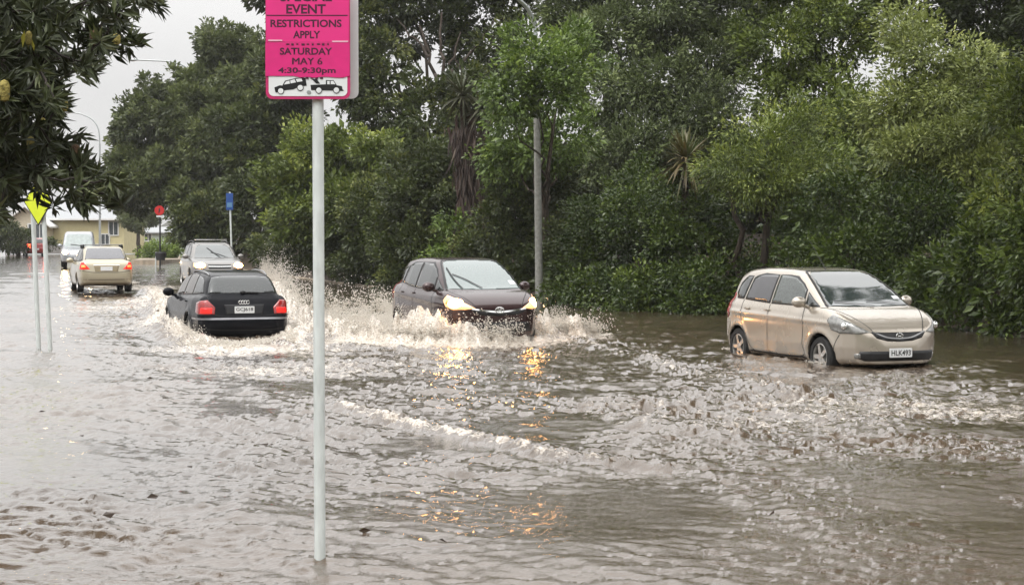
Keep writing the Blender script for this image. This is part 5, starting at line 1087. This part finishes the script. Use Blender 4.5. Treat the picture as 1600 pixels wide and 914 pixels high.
def picto(name, polys, wheels, m=M_INK):
    b = MB()
    for p in polys: b.prism([sp_(*q) for q in p], yf - .0054, yf - .0042)
    o = b.build(name, m, face)
    for (wx, wy, r) in wheels:
        for rr_, mm, y in ((r, m, .0058), (r * .8, SIGNW, .0064), (r * .62, SIGNW, .0068)):
            c = sp_(wx, wy); q = rr_ * dS / F_PX; bb = MB(); bb.prism([(c[0] + q * math.cos(t), c[1] + q * math.sin(t)) for t in np.linspace(0, 6.283, 20)[:-1]], yf - y - .0004, yf - y + .0004); bb.build('wheel_mark', mm, o)
    return o
o = picto('towed_car_mark', [[(428.5, 137), (437, 133.5), (441, 134), (445, 126.5), (461, 122.5), (477, 122), (479, 134), (470, 135.5), (465, 137), (458, 140), (448, 141), (441, 142), (432, 145), (430, 144)]], [(438.5, 142.5, 5.2), (469, 137.3, 5.2)])
for q in ([(443.5, 132.5), (446.5, 127.8), (452, 126.2), (452.8, 131)], [(454, 130.7), (453.2, 126), (460, 124.2), (462.5, 129)], [(464, 128.6), (461.8, 124), (471, 123), (472.5, 127.2)]):
    b = MB(); b.prism([sp_(*p) for p in q], yf - .0062, yf - .0056); b.build('window_mark', SIGNW, o)
o = picto('tow_truck_mark', [[(485, 133), (509, 132), (509, 125.5), (521, 125.5), (526, 133.5), (534, 135), (535, 140), (537, 141), (536, 142.5), (486, 141)], [(487, 124), (495, 124), (500, 131), (494, 131)]], [(498, 141.5, 5.2), (525.5, 141.2, 5.2)])
for q in ([(511, 132), (511, 126.8), (515, 126.8), (515, 132)], [(516.5, 132), (516.5, 126.8), (520.5, 126.8), (524, 132)]):
    b = MB(); b.prism([sp_(*p) for p in q], yf - .0062, yf - .0056); b.build('window_mark', SIGNW, o)
c = sp_(482.5, 144.5); MB().lathe([(0, -.004), (.009, -.004), (.012, 0), (.012, .002)], 16, 'Y', (c[0], yf - .0035, c[1])).build('bolt', GALV, face, True)
# second plate fixed back to back on the far side of the pole
x0b, _ = sp_(428, 150); x1b, zb = sp_(557.5, 152)
s2 = MB(); s2.prism(rrect(x1b - x0b, .64, .035, 6, (x0b + x1b) / 2, zb + .32), .034, .038); s2.build('rear_sign_panel', SIGNW, root)
MB().box((-.005, .004, z0 + .05), (.085, .072, .03), bevel=.004).box((-.005, .004, z0 + .52), (.085, .072, .03), bevel=.004).build('clamp', GALV, root)

# ------------------------------------------------------------------ two poles on the left and the yellow-green warning diamond
FLUO = mat('fluorescent_yellow_green', (.62, .72, .02), .35, var=.05, scale=8)
pB = at(80, 544); root = empty('warning_sign', tuple(pB), 'fluorescent yellow-green diamond warning sign half hidden by near leaves, on the right post', 'sign', 'posts on the left')
topB = ptr(66, 285, pB[1]) - pB
MB().tube([(0, 0, -.5), tuple(topB)], .038, 14).build('pole', WHITEP, root, True)
zq = (ptr(60, 315, pB[1]) - pB)[2]; nrm = np.array([-.616, -.788, 0]); c = topB * (zq / topB[2]) + nrm * .055 + np.array([-.045, .035, 0]); sq = .395
dm = empty('sign_panel', tuple(c), rot=(0, 0, R(-38))); dm.parent = root
MB().prism([(sq, 0), (0, sq), (-sq, 0), (0, -sq)], -.003, .003).build('border', mat('black_sign_border', (.015, .015, .012), .5), dm)
MB().prism([(sq - .03, 0), (0, sq - .03), (-sq + .03, 0), (0, -sq + .03)], -.006, -.002).build('yellow_face', FLUO, dm)
MB().box((0, .012, .12), (.3, .016, .04)).box((0, .012, -.12), (.3, .016, .04)).build('bracket', GALV, dm)
pA = at(62, 541); root = empty('sign_post', tuple(pA), 'bare leaning white post left of the yellow-green sign post', 'post', 'posts on the left')
tp = ptr(51, 322, pA[1]) - pA
MB().tube([(0, 0, -.5), tuple(tp)], .038, 14).build('pole', WHITEP, root, True)
MB().tube([tuple(tp), tuple(tp + np.array([0, 0, .03]))], [.042, .03], 14).build('cap', GALV, root, True)

# ------------------------------------------------------------------ far signs
BLUE = mat('blue_sign_face', (.02, .07, .26), .4, var=.08, scale=8)
pC = ptr(363, 392, 66); pC[2] = float(zw(pC[0], pC[1])); root = empty('bus_sign', tuple(pC), 'blue bus stop sign on a thin pale pole behind the silver wagon', 'sign')
top = ptr(359, 300, 66) - pC; MB().tube([(0, 0, -.2), tuple(top)], .04, 12).build('pole', WHITEP, root, True)
MB().box((top[0], top[1] - .05, top[2] - .42), (.30, .02, .72), bevel=.006).build('sign_panel', BLUE, root)
MB().box((top[0], top[1] - .064, top[2] - .56), (.22, .006, .20)).build('pale_symbol', mat('pale_blue_print', (.10, .22, .38), .4), root)
RSG = mat('red_sign_face', (.50, .02, .02), .4, var=.08, scale=8); DKP = mat('dark_pole_paint', (.02, .02, .022), .5, var=.2)
pD = at(250, 416); root = empty('round_sign', tuple(pD), 'round red sign on a dark pole beside the low green bush', 'sign')
top = ptr(250, 322, pD[1]) - pD; MB().tube([(0, 0, -.2), tuple(top)], .045, 12).build('pole', DKP, root, True)
zc = (ptr(250, 329, pD[1]) - pD)[2]; rr_ = 7.5 * pD[1] / F_PX
MB().lathe([(0, -.065), (rr_, -.065), (rr_, -.05), (0, -.05)], 32, 'Y', (0, 0, zc)).build('sign_panel', RSG, root)
MB().prism([(-.045, zc - .13), (.0, zc - .13), (.045, zc + .0), (.02, zc + .13), (-.03, zc + .13)], -.072, -.066).build('dark_symbol', DKP, root)
MB().box((0, -.06, zc - rr_ - .06), (.34, .02, .08)).build('white_tab', SIGNW, root)
pE = at(243, 417); root = empty('short_post', tuple(pE), 'short pale post with a dark bin beside the round red sign', 'post')
MB().tube([(0, 0, -.1), (.04, 0, .80)], .04, 10).build('pole', WHITEP, root, True)
q = ptr(251, 398, pE[1]) - pE; MB().lathe([(0, -.30), (.22, -.30), (.30, .0), (.30, .10), (.26, .14), (0, .14)], 20, 'Z', tuple(q)).build('bin', DKP, root, True)
pF = at(288, 402); root = empty('marker_pole', tuple(pF), 'thin grey pole standing left of the silver wagon under the big tree', 'post')
MB().tube([(0, 0, -.1), tuple(ptr(286, 318, pF[1]) - pF)], .05, 10).build('pole', GALV, root, True); MB().blob(tuple(ptr(286, 317, pF[1]) - pF), (.07, .07, .05)).build('cap', GALV, root, True)
pG = at(269, 404); root = empty('thin_stake', tuple(pG), 'slim pale stake in front of the low green bush', 'post')
MB().tube([(0, 0, -.1), tuple(ptr(269, 360, pG[1]) - pG)], .03, 8).build('pole', WHITEP, root, True); MB().blob(tuple(ptr(269, 360, pG[1]) - pG), (.04, .04, .04)).build('cap', WHITEP, root, True)
# kerbed traffic island with bush
isl = [at(*q) for q in ((205, 412), (228, 402), (262, 398), (285, 400), (288, 408), (250, 413))]
b = MB(); P2 = [(p[0], p[1]) for p in isl]; zi = float(np.mean([p[2] for p in isl]))
b.prism(P2, zi - .2, zi + .10, 'XY'); tag(b.build('traffic_island', mat('kerb_concrete', (.33, .27, .2))), 'kerbed concrete traffic island', 'island', kind='structure')

# ------------------------------------------------------------------ street lamps
CONC = mat('lichen_concrete', (.24, .24, .22), .8, var=.25, scale=10, bump=.3)
def lamp(name, label, foot, pole_top, arm, r0, r1, ra, head_dir, m=CONC):
    foot = np.array(foot); root = empty(name, tuple(foot), label, 'street lamp', 'street lamps')
    MB().tube([(0, 0, -.4), tuple((np.array(pole_top) - foot) * .5), tuple(np.array(pole_top) - foot)], [r0, (r0 + r1) / 2, r1], 16).build('pole', m, root, True)
    A = cr([tuple(np.array(p) - foot) for p in arm], 8, False); MB().tube([tuple(p) for p in A], ra, 10).build('arm', GALV, root, True)
    e = A[-1]; d = np.array(head_dir) / np.linalg.norm(head_dir); ang = math.atan2(d[1], d[0]); b = MB(); b.blob((e[0] + d[0] * .28, e[1] + d[1] * .28, e[2]), (.36, .13, .08), 3, Matrix.Rotation(ang, 4, 'Z')); h = b.build('lamp_head', GALV, root, True)
    b = MB(); b.blob((e[0] + d[0] * .33, e[1] + d[1] * .33, e[2] - .035), (.24, .10, .07), 2, Matrix.Rotation(ang, 4, 'Z')); b.build('lamp_lens', M_CLEAR, h, True)
D = 44.4
lamp('street_lamp', 'tall lichened concrete lamp post between the maroon car and hedge, top out of frame', (ptr(843, 470, D)[0], D, float(zw(ptr(843, 470, D)[0], D))), ptr(837, 60, D), [ptr(837, 62, D), ptr(835, 40, D), ptr(825, 15, D - .2), ptr(806, -3, D - .5), ptr(770, -24, D - 1.0)], .115, .085, .055, (-1, -.5, 0))
D = 124
lamp('street_lamp', 'thin curved street lamp against the white sky left of the big round tree', (ptr(156, 395, D)[0], D, 1.0), ptr(156, 225, D), [ptr(156, 226, D), ptr(154, 203, D), ptr(145, 188, D), ptr(128, 179, D), ptr(112, 176, D)], .10, .07, .05, (-1, 0, 0), GALV)
D = 100
lamp('street_lamp', 'street lamp arm poking out of the top of the big round tree', (ptr(300, 395, D)[0], D, 1.0), ptr(300, 120, D), [ptr(300, 122, D), ptr(290, 105, D), ptr(266, 97, D), ptr(235, 95, D), ptr(215, 94, D)], .10, .07, .05, (-1, 0, 0), GALV)

# ------------------------------------------------------------------ houses at the end of the road
BOARD = mat('yellow_weatherboard', (.54, .48, .27), .6, var=.06, scale=2); ROOF = mat('pale_iron_roof', (.30, .31, .32), .45, .2, var=.08, scale=3, mapscale=(8, 1, 1))
WTRIM = mat('white_trim', (.66, .66, .64), .5, var=.05); WIN = mat('far_window_glass', (.07, .08, .09), .06, ior=1.7, var=.3); GREENB = mat('pale_green_weatherboard', (.50, .56, .50), .6, var=.06, scale=2); RBRICK = mat('dull_red_wall', (.20, .07, .055), .8, var=.25, scale=6)
def boards(b, x0, x1, z0, z1, y, step=.17):
    z = z0
    while z < z1 - .02:
        h = min(step, z1 - z); b.prism([(y, z), (y - .03, z), (y - .008, z + h), (y, z + h)], x0, x1, 'YZ'); z += step
def window_(parent, cx, zc, w, h, y):
    f = MB(); f.box((cx, y - .03, zc + h / 2 + .05), (w + .2, .08, .1)).box((cx, y - .03, zc - h / 2 - .05), (w + .2, .10, .1)).box((cx - w / 2 - .05, y - .03, zc), (.1, .08, h)).box((cx + w / 2 + .05, y - .03, zc), (.1, .08, h)).box((cx, y - .025, zc), (.06, .06, h))
    o = f.build('window', WTRIM, parent); MB().box((cx, y - .006, zc), (w, .02, h)).build('pane', WIN, o)
HD = 144.0
def hx(px): return (px - 800) / F_PX * HD
def hz(py): return ptr(0, py, HD)[2]
g0 = 1.0
root = empty('yellow_house', (hx(135), HD, g0), 'pale yellow weatherboard house with a light roof at the end of the road', 'house')
ox, oy, oz = hx(135), HD, g0
zt = hz(344) - oz; xa, xb = hx(72) - ox, hx(194) - ox
b = MB(); b.box(((xa + xb) / 2, 4, zt / 2), (xb - xa, 8, zt)); boards(b, xa, xb, 0, zt, -.001); b.build('wall', BOARD, root)
b = MB(); b.prism([(-.6, zt), (-.6, zt + .12), (4, zt + 1.75), (8.6, zt + .12), (8.6, zt)], xa - .4, xb + .5, 'YZ'); rf = b.build('roof', ROOF, root)
MB().box(((xa + xb) / 2, -.66, zt + .05), (xb - xa + .9, .12, .14)).build('gutter', WTRIM, rf)
MB().box((hx(150) - ox, 4, zt + 1.9), (.5, .5, .9), bevel=.02).build('chimney', mat('dark_chimney', (.06, .05, .05), .8), rf)
# gabled front wing on the left
gx0, gx1 = hx(22) - ox, hx(84) - ox; apex = hz(325) - oz; ze = hz(350) - oz
b = MB(); b.prism([(gx0, 0), (gx1, 0), (gx1, ze), ((gx0 + gx1) / 2, apex), (gx0, ze)], -2.2, 3, 'XZ'); b.build('gable_wall', mat('cream_board', (.50, .44, .33), .6, var=.06), root)
for sgn in (-1, 1):
    m_ = (gx0 + gx1) / 2; e_ = gx1 + .5 if sgn > 0 else gx0 - .5; zz = ze - .5 * (apex - ze) / ((gx1 - gx0) / 2)
    b = MB(); b.prism([(m_, apex + .02), (e_, zz + .02), (e_, zz + .18), (m_, apex + .18)], -2.7, 3, 'XZ'); b.build('gable_roof', WTRIM, root)
window_(root, hx(183) - ox - .3, hz(357) - oz, .8, 1.2, -.03); window_(root, hx(175) - ox - .6, hz(374) - oz, .7, .9, -.03); window_(root, hx(74) - ox, hz(362) - oz, .8, 1.3, -2.2); window_(root, hx(62) - ox, hz(362) - oz, .6, 1.3, -2.2)
for px in (38, 44, 50): MB().box((hx(px) - ox, -2.4, 1.1), (.16, .16, 2.2), bevel=.01).build('porch_post', WTRIM, root)
MB().box((hx(38) - ox, -2.45, .8), (1.6, .12, 1.6)).build('porch_wall', RBRICK, root)
tag(MB().box((hx(135) - 2, HD - 3.2, g0 + .40), (9, .18, .8), bevel=.02).box((hx(135) - 2, HD - 3.2, g0 + .83), (9.1, .26, .06), bevel=.01).build('garden_wall', mat('low_grey_wall', (.22, .21, .2), .8, var=.2, scale=3)), 'low grey garden wall in front of the yellow house', 'wall')
HD2 = 164.0
ox, oy = (238 - 800) / F_PX * HD2, HD2; root = empty('white_cottage', (ox, oy, 1.0), 'white and pale green cottage half hidden under the big round tree', 'house')
xx = lambda px: (px - 800) / F_PX * HD2 - ox
zz = lambda py: ptr(0, py, HD2)[2] - 1.0
b = MB(); b.box(((xx(205) + xx(266)) / 2, 3, zz(364) / 2), (xx(266) - xx(205), 6, zz(364))); boards(b, xx(205), xx(266), 0, zz(364), -.001); b.build('wall', GREENB, root)
b = MB(); b.prism([(-.5, zz(365)), (-.5, zz(363)), (3, zz(354)), (6.5, zz(363)), (6.5, zz(365))], xx(203), xx(268), 'YZ'); b.build('roof', ROOF, root)
b = MB(); b.prism([(xx(238), 0), (xx(280), 0), (xx(280), zz(348)), (xx(262), zz(336)), (xx(238), zz(352))], 6.6, 12, 'XZ'); b.build('rear_gable', WTRIM, root)
b = MB(); b.prism([(xx(208), zz(364)), (xx(262), zz(334)), (xx(266), zz(336)), (xx(266), zz(364))], 6.4, 6.55, 'XZ'); b.build('gable_roof', mat('grey_shingle_roof', (.22, .22, .2), .7, var=.2), root)
window_(root, xx(232), zz(371), .7, .7, -.03); window_(root, xx(214), zz(371), .7, .7, -.03); window_(root, xx(262), zz(349), .5, .8, 6.58)
fx = [(p - 800) / F_PX * 152 for p in (196, 243)]
b = MB(); n = 34
for k in range(n): b.box((fx[0] + (fx[1] - fx[0]) * (k + .5) / n, 152, 1.55), ((fx[1] - fx[0]) / n - .015, .03, 1.1))
root = empty('paling_fence', (fx[0], 152, 1.0), 'dark brown paling fence in front of the white cottage', 'fence'); o = b.build('palings', mat('dark_paling', (.07, .055, .045), .85, var=.4, scale=4), root); o.matrix_parent_inverse = Matrix.Translation((-fx[0], -152, -1.0))
o = MB().box(((fx[0] + fx[1]) / 2, 152.05, 1.3), (fx[1] - fx[0], .05, .1)).box(((fx[0] + fx[1]) / 2, 152.05, 1.9), (fx[1] - fx[0], .05, .1)).build('rail', mat('dark_paling', (.07, .055, .045)), root); o.matrix_parent_inverse = Matrix.Translation((-fx[0], -152, -1.0))

# ------------------------------------------------------------------ thrown water: froth and droplets
def spray_material():
    m = bpy.data.materials.new('thrown_muddy_spray'); m.use_nodes = True; t = m.node_tree; b = t.nodes['Principled BSDF']; out = t.nodes['Material Output']
    n = t.nodes.new('ShaderNodeTexNoise'); n.inputs['Scale'].default_value = 18; g = t.nodes.new('ShaderNodeNewGeometry'); t.links.new(g.outputs['Position'], n.inputs['Vector'])
    mx = t.nodes.new('ShaderNodeMix'); mx.data_type = 'RGBA'; mx.inputs[6].default_value = (.66, .61, .54, 1); mx.inputs[7].default_value = (.85, .82, .77, 1); t.links.new(n.outputs[0], mx.inputs[0])
    t.links.new(mx.outputs[2], b.inputs['Base Color']); b.inputs['Roughness'].default_value = .25
    tr = t.nodes.new('ShaderNodeBsdfTranslucent'); t.links.new(mx.outputs[2], tr.inputs['Color']); ms = t.nodes.new('ShaderNodeMixShader'); ms.inputs[0].default_value = .4
    t.links.new(b.outputs[0], ms.inputs[1]); t.links.new(tr.outputs[0], ms.inputs[2]); t.links.new(ms.outputs[0], out.inputs['Surface']); return m
SPRAY = spray_material()
ico = bmesh.new(); bmesh.ops.create_icosphere(ico, subdivisions=1, radius=1.0); ICV = np.array([v.co[:] for v in ico.verts]); ICF = np.array([[v.index for v in f.verts] for f in ico.faces]); ico.free()
def drops(name, label, P, r, st=None):
    n = len(P); st = np.ones((n, 3)) if st is None else st
    V = ICV[None] * (r[:, None, None] * st[:, None, :]); ang = rng.random(n) * 6.28; c, s = np.cos(ang), np.sin(ang)
    V = np.stack([V[..., 0] * c[:, None] - V[..., 1] * s[:, None], V[..., 0] * s[:, None] + V[..., 1] * c[:, None], V[..., 2]], -1) + P[:, None]
    Fc = (ICF[None] + (np.arange(n) * len(ICV))[:, None, None]).reshape(-1, 3)
    o = link(name, np_mesh(name, V.reshape(-1, 3), Fc), SPRAY); return tag(o, label, 'splash', kind='stuff')
def crest(line, n, spread, seed):
    """froth grains heaped along a crest line of (px,py,height)"""
    g = np.random.default_rng(seed); W_ = np.array([at(a, b) for a, b, h in line]); H = np.array([h for *_, h in line]); s = np.linspace(0, 1, len(line))
    t = g.random(n); P = np.stack([np.interp(t, s, W_[:, k]) for k in range(3)], 1)
    fing = .55 + .45 * np.sin(t * 61 + 2 * np.sin(t * 23)) * np.sin(t * 37 + 1.3) + .35 * np.sin(t * 143)
    h = np.interp(t, s, H) * np.clip(fing, .12, 1.5)
    q = g.random(n) ** 1.3; off = g.normal(0, 1, n) * spread * (1.0 - .55 * q)
    P[:, 1] += off; P[:, 0] += g.normal(0, .06, n); P[:, 2] += h * q + .02
    r = .004 + .016 * g.random(n) ** 2.2 * (1.15 - q * .8)
    return P, r
def strands(orig, vel, vsp, ns, nd, size, seed, T=.35):
    """droplet strands thrown ballistically from points along orig"""
    g = np.random.default_rng(seed); O = np.array(orig, float); P = []; r = []
    s = np.linspace(0, 1, len(O)); V0 = np.array(vel, float)
    for i in range(ns):
        a = g.random(); o = np.array([np.interp(a, s, O[:, k]) for k in range(3)]); v = np.array([np.interp(a, np.linspace(0, 1, len(V0)), V0[:, k]) for k in range(3)]) * g.uniform(.25, 1.08) + g.normal(0, vsp, 3)
        t = np.sort(g.random(nd)) * T * g.uniform(.4, 1.1)
        p = o + v * t[:, None] + np.array([0, 0, -4.9]) * (t ** 2)[:, None] + g.normal(0, .018, (nd, 3)) * (1 + 2 * t[:, None] / T)
        P.append(p); r.append(size * (.35 + 1.0 * g.random(nd) ** 2.5) * (1 - .45 * t / T))
    P = np.vstack(P); r = np.concatenate(r); k = P[:, 2] > zw(P[:, 0], P[:, 1]) + .01; return P[k], r[k]
def lift(line, dz=.1): return [at(a, b) + np.array([0, 0, dz]) for a, b, *_ in line]
# bow wave of the maroon hatchback
P1, r1 = crest([(a, b - 2, h * 1.25) for a, b, h in BOW], 42000, .26, 1)
P1b, r1b = crest([(470, 505, .30), (520, 505, .36), (560, 505, .36), (605, 508, .34), (640, 515, .36)], 30000, .6, 2)
P2, r2 = strands(lift(BOW, .12), [(-.6, -.5, 2.0), (-.4, -.8, 2.2), (-.1, -1.0, 2.0), (.2, -1, 2.1), (.9, -.6, 2.3), (1.2, -.4, 1.8)], .5, 700, 24, .015, 3, .40)
P3, r3 = strands(lift([(480, 500), (540, 500), (600, 500), (625, 505)], .2), [(-.9, .5, 3.0), (-1.0, .6, 3.4), (-.9, .5, 3.0), (-.6, .3, 2.4)], .7, 330, 18, .017, 4, .42)
drops('bow_splash', 'cream bow wave and spray thrown up in front of the maroon hatchback', np.vstack([P1, P1b, P2, P3]), np.concatenate([r1, r1b, r2, r3]))
# spray thrown off the right side of the black estate
P1, r1 = crest([(a, b, h * 1.1) for a, b, h in SIDE], 20000, .40, 5)
q0 = lift([(455, 500), (440, 470), (425, 450), (408, 430)], .15)
P2, r2 = strands(q0, [(1.0, .3, 2.6), (.8, .5, 3.4), (.5, .8, 4.2), (.2, .8, 4.4)], .7, 420, 24, .019, 6, .52)
P3, r3 = strands(q0, [(2.2, .8, 2.2), (2.2, 1.2, 3.0), (1.8, 1.4, 3.6), (1.4, 1.2, 3.8)], .7, 200, 18, .018, 8, .5)
drops('side_splash', 'spray fanning up from the right side of the black estate', np.vstack([P1, P2, P3]), np.concatenate([r1, r2, r3]))
P1, r1 = crest([(a, b, h * 1.0) for a, b, h in SIDEL], 16000, .45, 9)
P2, r2 = strands(lift(SIDEL, .1), [(-.7, -.4, 1.8), (-.8, -.2, 2.2), (-.8, .2, 2.0)], .4, 260, 18, .010, 10, .35)
P3, r3 = crest([(305, 537, .06), (340, 540, .10), (380, 540, .07), (430, 533, .09), (452, 528, .08)], 9000, .30, 12)
drops('wheel_splash', 'churned foam along the left flank and tail of the black estate', np.vstack([P1, P2, P3]), np.concatenate([r1, r2, r3]))
wp = lambda px, py: at(px, py)
P1, r1 = crest([(1266, 566, .05), (1285, 570, .06), (1305, 569, .04)], 500, .06, 13); P2, r2 = crest([(1135, 547, .03), (1160, 549, .03)], 260, .05, 14)
drops('tyre_splash', 'small white froth where the silver hatchback tyres meet the water', np.vstack([P1, P2]), np.concatenate([r1, r2]) * .7)
P1, r1 = crest([(118, 446, .12), (160, 449, .06), (212, 443, .14)], 2500, .25, 15)
drops('tail_splash', 'pale foam kicked up behind the gold saloon', P1, r1 * 1.4)

# a few fallen leaves drifting on the water
for k, (px, py) in enumerate([(205, 591), (346, 612), (248, 785), (230, 596), (130, 690), (420, 700), (60, 650), (300, 740), (180, 812), (560, 840), (700, 860), (1210, 812)]):
    w_ = at(px, py); g = leaves('floating_leaf', np.array([[0, 0, .012]]), np.array([[math.cos(k * 2.1), math.sin(k * 2.1), .05]]), np.array([.075 + .02 * (k % 3)]), .45, np.array([.4]), MATS.setdefault('fallen_leaf', leafmat('fallen_leaf', (.03, .018, .01), (.07, .04, .02))))
    g.location = (w_[0], w_[1], .03); tag(g, 'single dark fallen leaf drifting on the flood water', 'leaf', 'fallen leaves on the water')
